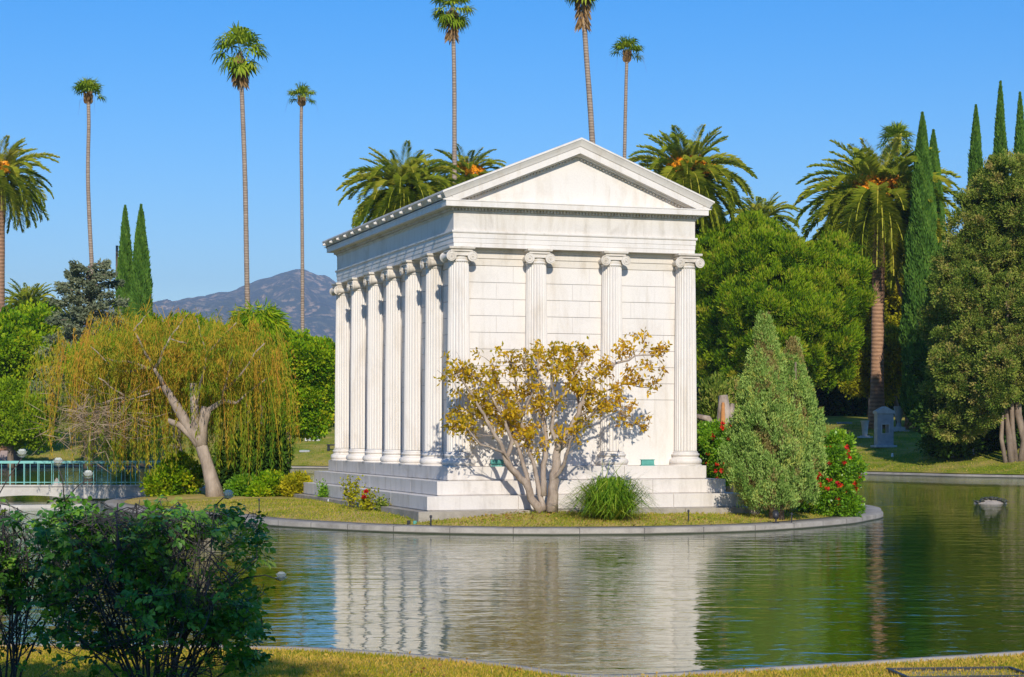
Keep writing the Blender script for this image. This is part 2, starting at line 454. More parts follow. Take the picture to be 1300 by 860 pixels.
# densify near the picture's foreground
ang = np.sort(np.concatenate([ang, np.linspace(-np.pi/2-.16, -np.pi/2+.16, 260)]))
NA = len(ang)
rb = np.interp(ang, *(lambda g: (g, pond_r(PC[0]+np.cos(g), PC[1]+np.sin(g))[0]))(ang))
dist = [0,.35,.8,1.5,2.5,4,6,8,11,15,20,26,34,44,58,80,120,200,400,900,2500,9650]
V = []; 
for r_, z_ in ((0.0, -.9), (0.02, -.05)):
    pass
rows = []
cx = np.cos(ang); sy = np.sin(ang)
for d in dist:
    rr = rb + d + .28
    if d > 1500: rr = np.full_like(rb, d)
    X = PC[0]+cx*rr; Y = PC[1]+sy*rr
    Z = gz(X, Y)
    if d > 100: Z = Z*0 + Z
    rows.append(np.stack([X, Y, Z], 1))
def rings(rows, name, mat, **k):
    V = np.concatenate(rows); n = len(rows[0]); Fc = []
    for j in range(len(rows)-1):
        i = np.arange(n); q = (i+1) % n
        Fc.append(np.stack([j*n+i, j*n+q, (j+1)*n+q, (j+1)*n+i], 1)[:, ::-1])
    return raw(name, V, np.concatenate(Fc), mat, **k)
g = rings(rows, 'ground', M['lawn'], smooth=True); tag(g, kind='structure')
# kerb round the pond: top and inner face
def kerbline(fn, c, angs, wid, top, inward, name, mat, back=.02, drop=.5):
    r0 = fn(c[0]+np.cos(angs), c[1]+np.sin(angs))[0]
    def ring(r, z): return np.stack([c[0]+np.cos(angs)*r, c[1]+np.sin(angs)*r, np.broadcast_to(z, r.shape)], 1)
    s = 1 if not inward else -1
    rows = [ring(r0, -drop), ring(r0, top-.03), ring(r0+s*.03, top), ring(r0+s*wid, top+back), ring(r0+s*(wid+.01), top-.12)]
    V = np.concatenate(rows); n = len(angs); Fc = []
    for j in range(len(rows)-1):
        i = np.arange(n); q = (i+1) % n
        f = np.stack([j*n+i, j*n+q, (j+1)*n+q, (j+1)*n+i], 1)
        Fc.append(f[:, ::-1] if s > 0 else f)
    return raw(name, V, np.concatenate(Fc), mat, smooth=False)
k1 = kerbline(pond_r, PC, ang, .30, .15, False, 'pond_kerb', M['curb'], .015, 1.2); tag(k1, kind='structure')
k1.data.update()
# near part of the kerb is lower: shape it
for v in k1.data.vertices:
    if v.co.z > .05:
        f_ = .5*(1+math.tanh((v.co.y-70)/18.)); v.co.z -= (1-f_)*.0

# island
IC = np.array([0.5, 61.])
isl_pts = np.array([(-8.4,56.9),(-5.25,51.9),(-3.05,49.9),(-.2,48.75),(3,48.9),(6.15,50.3),(8.65,53.1),(10.4,56.4),(11.6,60.8),(11.8,66),(9.5,74),(0,78),(-8,78),(-14,76.5),(-14.6,70),(-13,64),(-10.8,59.8)], float)
isl_r = polar_fn(isl_pts, IC, 61)
def iz(x, y):
    rb_, an = isl_r(x, y); d = rb_ - np.hypot(np.asarray(x)-IC[0], np.asarray(y)-IC[1]) - .85
    z = .17 + .22*(1-np.exp(-np.maximum(d, 0)/1.3))
    z = z + .10*np.exp(-(((np.asarray(x)-.85)/1.6)**2 + ((np.asarray(y)-51.6)/.7)**2))
    return z
a2 = -np.pi + 2*np.pi*np.arange(400)/400
k2 = kerbline(isl_r, IC, a2, .85, .165, True, 'island_kerb', M['curb'], .01, 1.2); tag(k2, kind='structure')
r0 = isl_r(IC[0]+np.cos(a2), IC[1]+np.sin(a2))[0] - .84
rows = []
for t in (1,.97,.94,.91,.87,.82,.75,.65,.5,.3,.1,.005):
    X = IC[0]+np.cos(a2)*r0*t; Y = IC[1]+np.sin(a2)*r0*t; rows.append(np.stack([X, Y, iz(X, Y)], 1))
gi = rings([r[::-1] for r in rows], 'island_ground', M['lawn_isl'], smooth=True); tag(gi, kind='structure')
# kerb joints on the island: narrow dark mortar gaps
mb = MB()
for i in range(46):
    a = 2*math.pi*i/46+.03
    rr = float(isl_r(IC[0]+math.cos(a), IC[1]+math.sin(a))[0])
    d = np.array([math.cos(a), math.sin(a)]); t = np.array([-d[1], d[0]])*.008
    p = IC + d*(rr+.002); q = IC + d*(rr-.84)
    V = [(p[0]-t[0],p[1]-t[1],.02),(p[0]+t[0],p[1]+t[1],.02),(p[0]-t[0],p[1]-t[1],.169),(p[0]+t[0],p[1]+t[1],.169),(q[0]-t[0],q[1]-t[1],.180),(q[0]+t[0],q[1]+t[1],.180)]
    mb.add(V, [(0,1,3,2),(2,3,5,4)])
mj = plain('kerb_joint', (.08,.075,.07), .9)
o = mb.build('island_kerb_joints', mj); tag(o, kind='structure')

# water
m, nt, out = newmat('pond_water')
c = coords(nt, True, (1, 1.0, 1))
n1 = noise(nt, coords(nt, True, (.62, 1.3, 1)), 1.2, 3, .55, .25)
n2 = noise(nt, coords(nt, True, (.7, 1.5, 1)), 5.0, 3, .5, .2)
ad = N(nt, 'ShaderNodeMath', operation='MULTIPLY_ADD'); nt.links.new(n2, ad.inputs[0]); ad.inputs[1].default_value = .15; nt.links.new(n1, ad.inputs[2])
calm = ramp(nt, noise(nt, coords(nt, True, (.05, .09, 1)), 1.0, 3, .5), [(.35, (.45,.45,.45)), (.62, (1.25,1.25,1.25))])
mm = N(nt, 'ShaderNodeMath', operation='MULTIPLY'); nt.links.new(ad.outputs[0], mm.inputs[0]); nt.links.new(calm, mm.inputs[1])
WB = bump(nt, mm.outputs[0], 1.0, .033)
deep = noise(nt, coords(nt), .15, 3)
wc = mixc(nt, deep, (.006,.052,.0), (.010,.066,.001))
p = principled(nt, out, wc, .02, WB); p.inputs['IOR'].default_value = 1.72
water = raw('pond_water', [(-140,10,0),(120,10,0),(120,170,0),(-140,170,0)], [(0,1,2,3)], m); tag(water, kind='structure')
bed = raw('pond_bed', [(-150,5,-1.1),(130,5,-1.1),(130,180,-1.1),(-150,180,-1.1)], [(0,1,2,3)], M['curb']); tag(bed, kind='structure')

# lawn blades ------------------------------------------------------
def blades(name, X, Y, Z, h, mat, wd):
    n = len(X); P = np.stack([X, Y, Z-.005], 1)
    lean = RG.normal(size=(n, 3))*.55; lean[:, 2] = 1
    hh = h*(.4+RG.random(n))
    lv = Leaves(); lv.add(P, lean, hh, wd*(.6+.8*RG.random(n)), np.clip(.42+.25*RG.normal(size=n), 0, 1))
    o = lv.build(name, mat); tag(o, kind='stuff'); return o
n = 190000
Y = 15.4 + 7.2*RG.random(n); X = RG.uniform(-.29, .29, n)*Y
rbn, _ = pond_r(X, Y); d = np.hypot(X-PC[0], Y-PC[1]) - rbn
ok = (d > .27); X = X[ok]; Y = Y[ok]
o = blades('near_grass', X, Y, gz(X, Y), .045, M['l_lawn'], .009)
tag(o, 'short dry golden green grass covering the near bank', 'grass')
n = 90000
X = RG.uniform(-12, 11.5, n); Y = 48.5 + 15*RG.random(n)**1.6
rbn, _ = isl_r(X, Y); d = rbn - np.hypot(X-IC[0], Y-IC[1])
ok = d > .86; X = X[ok]; Y = Y[ok]
o = blades('island_grass', X, Y, iz(X, Y), .07, M['l_lawn2'], .02)
tag(o, 'short patchy grass of the island around the mausoleum', 'grass')
n = 60000
a = RG.uniform(.12, 2.3, n); rbn = pond_r(PC[0]+np.cos(a), PC[1]+np.sin(a))[0]; rr = rbn + .6 + 30*RG.random(n)**1.5
X = PC[0]+np.cos(a)*rr; Y = PC[1]+np.sin(a)*rr
o = blades('far_grass', X, Y, gz(X, Y), .10, M['l_lawn2'], .05)
tag(o, 'mown grass on the far bank of the pond', 'grass')

# ================================================================ hills and air
def ridge(px):
    xs = [-900,-300,0,120,200,250,290,320,345,360,375,390,405,425,450,480,560,700,900,1100,1400,2200]
    ys = [470,440,402,392,383,376,366,356,350,347,345,348,353,362,372,380,392,400,420,440,452,470]
    return np.interp(px, xs, ys)
D0 = 8000.
nx, ny = 420, 120
gx = np.linspace(-3900, 3300, nx); gy = np.linspace(5300, 9500, ny)
XX, YY = np.meshgrid(gx, gy)
def vnoise(x, y, s, seed):
    r = np.random.default_rng(seed); g = r.random((256, 256))
    x = x/s + 50; y = y/s + 50; xi = np.floor(x).astype(int); yi = np.floor(y).astype(int); fx = x-xi; fy = y-yi
    fx = fx*fx*(3-2*fx); fy = fy*fy*(3-2*fy)
    a = g[xi%256, yi%256]; b = g[(xi+1)%256, yi%256]; c_ = g[xi%256, (yi+1)%256]; d_ = g[(xi+1)%256, (yi+1)%256]
    return (a*(1-fx)+b*fx)*(1-fy)+(c_*(1-fx)+d_*fx)*fy
crest = (HZ - ridge(650 + XX*F/D0))*D0/F + CZ
prof = np.clip((YY-5300)/(D0-5300), 0, 1)**.85; prof = np.where(YY > D0, np.clip((9500-YY)/(9500-D0), 0, 1), prof)
rid = 1-np.abs(2*vnoise(XX+YY*.18, YY*.45, 330, 1)-1); rid2 = 1-np.abs(2*vnoise(XX, YY*.6, 135, 2)-1); rid3 = vnoise(XX, YY, 48, 3)
amp = np.sin(np.pi*np.clip(prof, 0, 1)*.93+.07)
ZZ = crest*prof + amp*(rid-.6)*150 + (amp*.8+.16)*(rid2-.6)*75 + (rid3-.5)*24
ZZ = np.where(prof < .02, -5, ZZ)
V = np.stack([XX.ravel(), YY.ravel(), ZZ.ravel()], 1)
ii, jj = np.meshgrid(np.arange(nx-1), np.arange(ny-1)); b_ = (jj*nx+ii).ravel()
m, nt, out = newmat('hillside')
c = coords(nt, True, (.0055, .0055, .009)); n1 = noise(nt, c, 1.0, 8, .68, .6); n2 = noise(nt, coords(nt, True, (.03,.03,.03)), 1.0, 6, .7)
col = ramp(nt, n1, [(.36, (.06,.08,.03)), (.46, (.15,.14,.06)), (.54, (.42,.28,.15)), (.70, (.66,.44,.24))])
col = mixc(nt, ramp(nt, n2, [(.50, (0,0,0)), (.60, (1,1,1))]), (.03,.045,.02), col)
principled(nt, out, col, .95, spec=0)
hills = raw('hills', V, np.stack([b_, b_+1, b_+nx+1, b_+nx], 1), m, smooth=True); tag(hills, kind='structure')

mb = MB(); mb.box(-9900, 9900, -9900, 9950, -9, 800)
hm, nt, out = newmat('haze_air'); nt.nodes.clear(); out = nt.nodes.new('ShaderNodeOutputMaterial')
pv = nt.nodes.new('ShaderNodeVolumePrincipled'); pv.inputs['Color'].default_value = (.55,.72,1,1); pv.inputs['Density'].default_value = HAZE
pv.inputs['Anisotropy'].default_value = .0
nt.links.new(pv.outputs[0], out.inputs['Volume'])
hz = mb.build('haze', hm); tag(hz, kind='stuff')
# ================================================================ the mausoleum
PHI = .32
P0 = Vector((-1.463, 52.9, 0)); sp = 2.25; W = 3*sp; LN = 6*sp
def hv(v): return CZ + v
ZA, ZB, ZC, ZD, ZP = hv(-.92), hv(-1.30), hv(-1.69), hv(-2.08), .30
ZE, ZF, ZG, ZH, ZT = hv(5.09), hv(5.54), hv(6.17), hv(6.55), hv(8.17)
U = Vector((math.cos(PHI), math.sin(PHI), 0)); Vv = Vector((-math.sin(PHI), math.cos(PHI), 0))
ctr = P0 + U*(W/2) + Vv*(LN/2)
maus = empty('mausoleum', (ctr.x, ctr.y, ZP), 'white marble mausoleum in the form of a Greek temple with Ionic columns on the island', 'mausoleum', rz=PHI)
OFF = (-W/2, -LN/2, -ZP)
def TM(): return MB(OFF)
def rect(o): return [(-o, -o), (W+o, -o), (W+o, LN+o), (-o, LN+o)]
def ringsweep(mb, prof, top=False, bot=False):
    V = []; Fc = []
    for o, z in prof:
        for x, y in rect(o): V.append((x, y, z))
    for j in range(len(prof)-1):
        for i in range(4):
            k = (i+1) % 4; Fc.append((j*4+i, j*4+k, (j+1)*4+k, (j+1)*4+i))
    n = (len(prof)-1)*4
    if top: Fc.append((n, n+1, n+2, n+3))
    if bot: Fc.append((3, 2, 1, 0))
    return mb.add(V, Fc)
# stepped base; every course with a shadow gap under it and real joints
def course(name, o, z0, z1, mat, seg):
    mb = TM(); g = .012
    # blocks round the perimeter
    for side in range(4):
        if side in (0, 2): length = W+2*o
        else: length = LN+2*o
        n = max(2, round(length/seg)); cuts = [0]
        for i in range(1, n): cuts.append(length*i/n + rnd.uniform(-.25, .25))
        cuts.append(length)
        for i in range(n):
            a = cuts[i]+(g/2 if i else 0); b = cuts[i+1]-(g/2 if i < n-1 else 0)
            dp = 1.2; j = rnd.uniform(0, .004)
            zz0, zz1 = z0+.022, z1
            if side == 0: mb.box(-o+a, -o+b, -o+j, -o+dp, zz0, zz1)
            if side == 2: mb.box(-o+a, -o+b, LN+o-dp, LN+o-j, zz0, zz1)
            if side == 1:
                if i == 0: a = dp+.003
                if i == n-1: b = length-dp-.003
                mb.box(W+o-dp, W+o-j, -o+a, -o+b, zz0, zz1)
            if side == 3:
                if i == 0: a = dp+.003
                if i == n-1: b = length-dp-.003
                mb.box(-o+j, -o+dp, -o+a, -o+b, zz0, zz1)
    co_ = .035
    mb.box(-o+co_, W+o-co_, -o+co_, LN+o-co_, z0-.02, z1-.012)
    ob = mb.build(name, mat, maus, bevel=.006); return ob
tag(course('foundation_course', 1.58, ZP-.15, ZD, M['curb'], 2.6), 'low grey foundation course at the grass')
course('step', 1.25, ZD, ZC, M['steps'], 2.1)
course('step', .86, ZC, ZB, M['steps'], 2.4)
course('stylobate', .45, ZB, ZA, M['steps'], 2.2)
# wall of marble blocks
def wallside(mb, length, put):
    """put(a0,a1,z0,z1) makes a block along the side"""
    z0 = ZA; zs = [ZA, ZA+1.86]
    while zs[-1] + .46 < ZE-.40: zs.append(zs[-1]+.46)
    zs.append(ZE-.42) if ZE-.42 - zs[-1] > .2 else None
    for j in range(len(zs)-1):
        n = int(round(length/sp))
        if j == 0: cuts = [sp*i+sp*.5*(i % 2) for i in range(0, n+1)]
        elif j % 2: cuts = [sp*(i+.5) for i in range(n)]
        else: cuts = [sp*(i+rnd.choice((.28,.72))) for i in range(n)]
        cuts = sorted(set([0.0]+[c_ for c_ in cuts if .3 < c_ < length-.3]+[length]))
        for a, b in zip(cuts[:-1], cuts[1:]): put(a+.0022, b-.0022, zs[j]+.006, zs[j+1]-.006, rnd.uniform(0, .003))
    return zs[-1]
mb = TM(); WI = .13; T = .3
zt = wallside(mb, W, lambda a,b,z0,z1,j: mb.box(a+(WI if a < .1 else 0), b-(WI if b > W-.1 else 0), WI+j, WI+T, z0, z1))
wallside(mb, W, lambda a,b,z0,z1,j: mb.box(a+(WI if a < .1 else 0), b-(WI if b > W-.1 else 0), LN-WI-T, LN-WI-j, z0, z1))
wallside(mb, LN, lambda a,b,z0,z1,j: mb.box(WI+j, WI+T, a+(T+.05 if a < .1 else 0), b-(T+.05 if b > LN-.1 else 0), z0, z1))
wallside(mb, LN, lambda a,b,z0,z1,j: mb.box(W-WI-T, W-WI-j, a+(T+.05 if a < .1 else 0), b-(T+.05 if b > LN-.1 else 0), z0, z1))
wall = mb.build('wall', M['marble'], maus, bevel=.003)
mb = TM(); mb.box(WI+.02, W-WI-.02, WI+.02, LN-WI-.02, ZA-.01, ZE+.3); mb.build('wall_core', plain('mortar', (.36,.34,.31), .9), maus)
# crowning band on the wall below the architrave
mb = TM(); ringsweep(mb, [(-WI-.03, zt), (-WI+.02, zt+.006), (-WI+.02, zt+.19), (-WI+.05, zt+.20), (-WI+.05, zt+.36), (-WI+.09, zt+.38), (-WI+.09, ZE+.02)])
mb.build('wall_moulding', M['marble_old'], maus)

# columns
def flute(n=24, depth=.045):
    def fn(r, a, z):
        t = (a*n/(2*math.pi)) % 1.0
        k = math.sin(math.pi*min(max((t-.10)/.80, 0), 1))
        return r*(1-depth*2.2*k**.7) if k > 0 else r
    return fn
zb, zc_ = .36, 5.62
HC = ZE-ZA
prof = []
for i in range(15):
    t = i/14; r = .325 - .045*(t**1.6); prof.append((r, zb+.05+(5.60-zb-.05)*t))
sh = MB()
sh.lathe([(.36, zb), (.355, zb+.02), (.335, zb+.04)], 96, cap=False)
sh.lathe(prof, 192, fn=flute(), cap=False)
sh.lathe([(.285, 5.60), (.30, 5.62), (.30, 5.645), (.285, 5.66)], 96, cap=True)
ba = MB()
bp = [(.47, 0), (.47, .03)]
bp += [(.40+.068*math.cos(t), .115+.085*math.sin(t)) for t in np.linspace(-1.3, 1.35, 9)]
bp += [(.405, .205), (.385, .215), (.37, .235), (.368, .25), (.382, .265), (.395, .27)]
bp += [(.365+.036*math.cos(t), .308+.036*math.sin(t)) for t in np.linspace(-1.2, 1.4, 7)] + [(.355, .348), (.35, zb+.002)]
ba.lathe(bp, 64)
def volute_set(mb, out=.34, back=.34, sides=(-1, 1)):
    """Ionic capital facing -y"""
    zc0 = HC-.262
    for sx in sides:
        cx = sx*.303
        n = 28; V = []; Fc = []
        ys = np.concatenate([[-out, -out+.03, -out+.06], np.linspace(-out+.1, back-.1, 7), [back-.06, back-.03, back]])
        for y in ys:
            t = min(1, abs(2*(y+out)/(out+back)-1)+.0); r = .078+.062*max(0, (t-.15)/.85)**1.9
            if t > .9: r = .142
            for i in range(n):
                a = 2*math.pi*i/n; V.append((cx+r*math.cos(a), y, zc0+r*math.sin(a)))
        for j in range(12):
            for i in range(n): k = (i+1) % n; Fc.append((j*n+i, (j+1)*n+i, (j+1)*n+k, j*n+k))
        Fc.append(tuple(range(n))); Fc.append(tuple(12*n+i for i in range(n))[::-1])
        mb.add(V, Fc)
        for yy in (-out-.004, back+.004):
            pts = []
            for k in range(46):
                a = k*.36; r = .130*math.exp(-.105*a)
                pts.append((cx+sx*r*math.cos(math.pi/2-a)*1.0, yy, zc0+r*math.sin(math.pi/2-a)))
            mb.tube(pts, [.013*(1-k/60) for k in range(46)], 6)
            mb.ball((cx, yy, zc0), .028, 10, 6)
    # canalis, echinus
    mb.box(-.30, .30, -out+.028, back-.028, zc0+.012, HC-.072)
    for yy in (-out-.002, back+.002): mb.tube([(-.29, yy, zc0+.136), (.29, yy, zc0+.136)], .013, 6); mb.tube([(-.17, yy*.93, zc0+.022), (.17, yy*.93, zc0+.022)], .012, 6)
def abacus(mb, a=.335, b=.335):
    V = []; 
    pr = [(0, HC-.075), (.022, HC-.060), (.030, HC-.035), (.030, HC-.002)]
    for o, z in pr:
        V += [(-a-o,-b-o,z),(a+o,-b-o,z),(a+o,b+o,z),(-a-o,b+o,z)]
    Fc = [(3,2,1,0), (12,13,14,15)]
    for j in range(3):
        for i in range(4): k = (i+1) % 4; Fc.append((j*4+i, j*4+k, (j+1)*4+k, (j+1)*4+i))
    mb.add(V, Fc)
cp = MB(); volute_set(cp); abacus(cp)
cp.lathe([(.28, 5.655), (.292, 5.69), (.295, 5.72), (.285, 5.76)], 48)
# corner capital: volutes on two faces
cc = MB(); volute_set(cc); cc.lathe([(.28, 5.655), (.292, 5.69), (.295, 5.72), (.285, 5.76)], 48); abacus(cc, .34, .34)
c2 = MB(); volute_set(c2, .345, .345, (-1,))
cc.add([(v[1], -v[0], v[2]-.001) for v in c2.v], c2.f)
col0 = sh.build('column', M['marble'], None, True, autos=R(28))
base0 = ba.build('column_base', M['marble'], None, True, autos=R(40))
cap0 = cp.build('capital', M['marble_old'], None, True, autos=R(35))
cap1 = cc.build('capital', M['marble_old'], None, True, autos=R(35))
CAPN, CAPC = cap0.data, cap1.data
def put_col(x, y, rz, capd, first=[True]):
    if first[0]: c = col0; b = base0; k = cap0; first[0] = False
    else:
        c = col0.copy(); b = base0.copy(); k = cap0.copy()
        for q in (c, b, k): COL.objects.link(q)
    k.data = capd
    c.parent = maus; b.parent = c; k.parent = c
    c.location = (x+OFF[0], y+OFF[1], ZA+OFF[2]); c.rotation_euler = (0, 0, rz)
for i in range(4):
    put_col(i*sp, 0, 0, (CAPC if i in (0, 3) else CAPN))
for i in range(1, 6):
    put_col(0, i*sp, -math.pi/2, CAPN); put_col(W, i*sp, math.pi/2, CAPN)
for i in range(4): put_col(i*sp, LN, math.pi, (CAPC if i in (0, 3) else CAPN))
bpy.data.objects.remove(cap1)

# entablature
mb = TM()
ringsweep(mb, [(-.3, ZE), (.20, ZE), (.20, ZE+.115), (.212, ZE+.118), (.212, ZE+.245), (.225, ZE+.248), (.225, ZE+.375), (.25, ZE+.385), (.262, ZE+.41), (.262, ZF-.001), (0, ZF)])
mb.build('architrave', M['marble'], maus)
mb = TM()
ringsweep(mb, [(-.1, ZF), (.205, ZF+.001), (.205, ZG-.16), (.225, ZG-.14), (.235, ZG-.125), (.235, ZG-.09), (.0, ZG-.09)])
mb.build('frieze', M['marble_frieze'], maus)
# dentils under the corona
mb = TM(); zd0, zd1 = ZG-.088, ZG-.022
ringsweep(mb, [(-.1, zd0), (.245, zd0+.001), (.245, zd1), (0, zd1+.02)])
x = -.28
while x < W+.28:
    mb.box(x, x+.055, -.315, -.246, zd0, zd1+.01); mb.box(x, x+.055, LN+.246, LN+.315, zd0, zd1+.01); x += .095
y = -.20
while y < LN+.2:
    mb.box(-.315, -.246, y, y+.055, zd0, zd1+.01); mb.box(W+.246, W+.315, y, y+.055, zd0, zd1+.01); y += .095
mb.build('dentil_band', M['marble_old'], maus)
# corona with a drip
mb = TM(); ZK = ZG+.17
ringsweep(mb, [(-.2, ZG-.02), (.33, ZG-.019), (.35, ZG+.012), (.45, ZG+.015), (.455, ZG-.005), (.50, ZG-.005), (.50, ZK-.035), (.515, ZK-.03), (.515, ZK), (-.2, ZK+.002)], top=True)
mb.build('cornice', M['marble'], maus)
# raking cornice + side gutter (sima), same profile, mitred
SL = (ZT-ZH)/(W/2+.63)
simap = [(.47,.225),(.522,.222),(.535,.19),(.56,.14),(.60,.075),(.615,.05),(.63,.048),(.63,0),(.60,-.012)]
corp = [(.20,.47),(.29,.46),(.33,.44),(.34,.415),(.46,.41),(.505,.415),(.505,.235),(.49,.225)]
def rake(name, prof, mat, cut=None, yb=0.0):
    for back in (0, 1):
        mb = TM()
        V = []; Fc = []
        n = len(prof)
        for o, dz in prof:
            y = -o if not back else LN+o
            xs = -o if cut is None else -.6
            z = lambda x: ZH + SL*(x+.63) - dz
            if cut is not None and z(xs) < cut: xs = (cut+dz-ZH)/SL-.63
            V += [(xs, y, z(xs)), (W/2, y, z(W/2)), (W-xs, y, z(xs))]
        for j in range(n-1):
            for i in (0, 1):
                q = (j*3+i, j*3+i+1, (j+1)*3+i+1, (j+1)*3+i)
                Fc.append(q if not back else q[::-1])
        mb.add(V, Fc); mb.build(name, mat, maus)
rake('raking_sima', simap, M['marble'])
rake('raking_cornice', corp, M['marble'], ZK-.02)
# small dentils of the raking cornice
for back, lo_, hi_ in ((0,.1,W/2), (0,W/2,W-.1), (1,.1,W/2), (1,W/2,W-.1)):
    mb = TM(); x = lo_
    while x < hi_:
        xm = x+.0275; zt_ = ZH + SL*(min(xm, W-xm)+.63) - .462
        if abs(xm-W/2) > .03 and zt_ > ZK+.06:
            y0, y1 = (-.275, -.19) if not back else (LN+.19, LN+.275)
            mb.box(x, x+.055, y0, y1, zt_-.06, zt_)
        x += .095
    mb.build('raking_dentils', M['marble_old'], maus)
for s_ in (0, 1):
    mb = TM(); V = []; Fc = []
    for o, dz in simap:
        z = ZH + SL*(.63-o) - dz
        x = -o if not s_ else W+o
        V += [(x, -o, z), (x, LN+o, z)]
    for j in range(len(simap)-1):
        q = (j*2, (j+1)*2, (j+1)*2+1, j*2+1); Fc.append(q if not s_ else q[::-1])
    mb.add(V, Fc); mb.build('gutter', M['marble_old'], maus)
# pediment wall
for yb in (-.19, LN+.19):
    mb = TM()
    s_ = 1 if yb < 0 else -1
    za = ZK-.01
    def zz(x): return ZH + SL*(x+.63) - .44
    x0 = (za+.44-ZH)/SL-.63
    V = [(x0, yb, za), (W-x0, yb, za), (W/2, yb, zz(W/2)), (x0, yb+.2*s_, za), (W-x0, yb+.2*s_, za), (W/2, yb+.2*s_, zz(W/2))]
    mb.add(V, [(0,1,2), (5,4,3)] if s_ > 0 else [(2,1,0), (3,4,5)]); mb.build('tympanum', M['marble'], maus)
# roof slopes
mb = TM()
o = .60; zr = ZH+.012; y0, y1 = -.59, LN+.59
V = [(-o, y0, zr+.0), (W/2, y0, ZT+.012), (W+o, y0, zr), (-o, y1, zr), (W/2, y1, ZT+.012), (W+o, y1, zr),
     (-.2, y0+.1, ZK+.01), (W+.2, y0+.1, ZK+.01), (-.2, y1-.1, ZK+.01), (W+.2, y1-.1, ZK+.01)]
mb.add(V, [(0,1,4,3), (1,2,5,4), (0,3,8,6), (2,7,9,5)])
mb.build('roof', M['marble_old'], maus)
# water spouts along the gutter
sp0 = MB(); sp0.ball((0,0,0), .062, 12, 8, (1, .85, 1)); sp0.lathe([(.06,-.0),(.07,.02)], 10)
sp0.tube([(-.02,0,-.01), (-.10,0,-.02)], [.045, .036], 10); sp0.ball((.02,-.045,.045), .022, 6, 5); sp0.ball((.02,.045,.045), .022, 6, 5)
s0 = sp0.build('water_spout', M['marble'], None, True); first = True
for k in range(15):
    y = -.3 + k*(LN+.6)/14
    for sx in (0, 1):
        c = s0 if first else s0.copy()
        if not first: COL.objects.link(c)
        first = False; c.parent = maus
        c.location = ((-.585 if not sx else W+.585)+OFF[0], y+OFF[1], ZH-.115+OFF[2]); c.rotation_euler = (0, 0, math.pi*sx)
# ================================================================ palms
def rot_from(d):
    d = np.asarray(d, float); d = d/np.linalg.norm(d)
    t = np.array([0,0,1.]) if abs(d[2]) < .95 else np.array([1.,0,0])
    x = np.cross(t, d); x /= np.linalg.norm(x); return x, np.cross(d, x), d

def fan_crown(c, rad, n, lo, hi, droop, lv, skirt=0, rg=RG):
    for i in range(n):
        az = i*2.399+rg.random()*.5; el = R(lo+(hi-lo)*((i+.5)/n)**.8 + rg.normal()*6)
        d = np.array([math.cos(az)*math.cos(el), math.sin(az)*math.cos(el), math.sin(el)])
        pl = rad*(.48+.12*rg.random()); p1 = c + d*pl; p1[2] -= .08*rad*math.cos(el)
        fr = rad*(.50+.1*rg.random())
        x, y, _ = rot_from(d)
        # petiole
        lv.blade(c[None], (c+d*pl*.5)[None], p1[None], [rad*.03], [rad*.022], x[None], .55)
        k = 20; a = np.linspace(-1.9, 1.9, k) + rg.normal(size=k)*.04
        bend = d*1.0 + np.array([0,0,-.25*math.cos(el)])
        bend /= np.linalg.norm(bend)
        D = np.cos(a)[:, None]*bend + np.sin(a)[:, None]*x + .18*(np.arange(k) % 2*2-1)[:, None]*y
        D = unit(D); l = fr*(.75+.25*np.cos(a*.7))*(.9+.2*rg.random(k))
        P0 = np.repeat(p1[None], k, 0); P1 = P0 + D*l[:, None]*.6
        dr = np.array([0, 0, -1.])*droop
        P2 = P1 + unit(D+dr*(1+.5*rg.normal(size=(k,1))))*l[:, None]*.42
        sd = np.cross(D, y); 
        lv.blade(P0, P1, P2, l*.05, l*.14, sd, np.clip(.35+.5*rg.random()+.1*rg.normal(size=k), 0, 1))

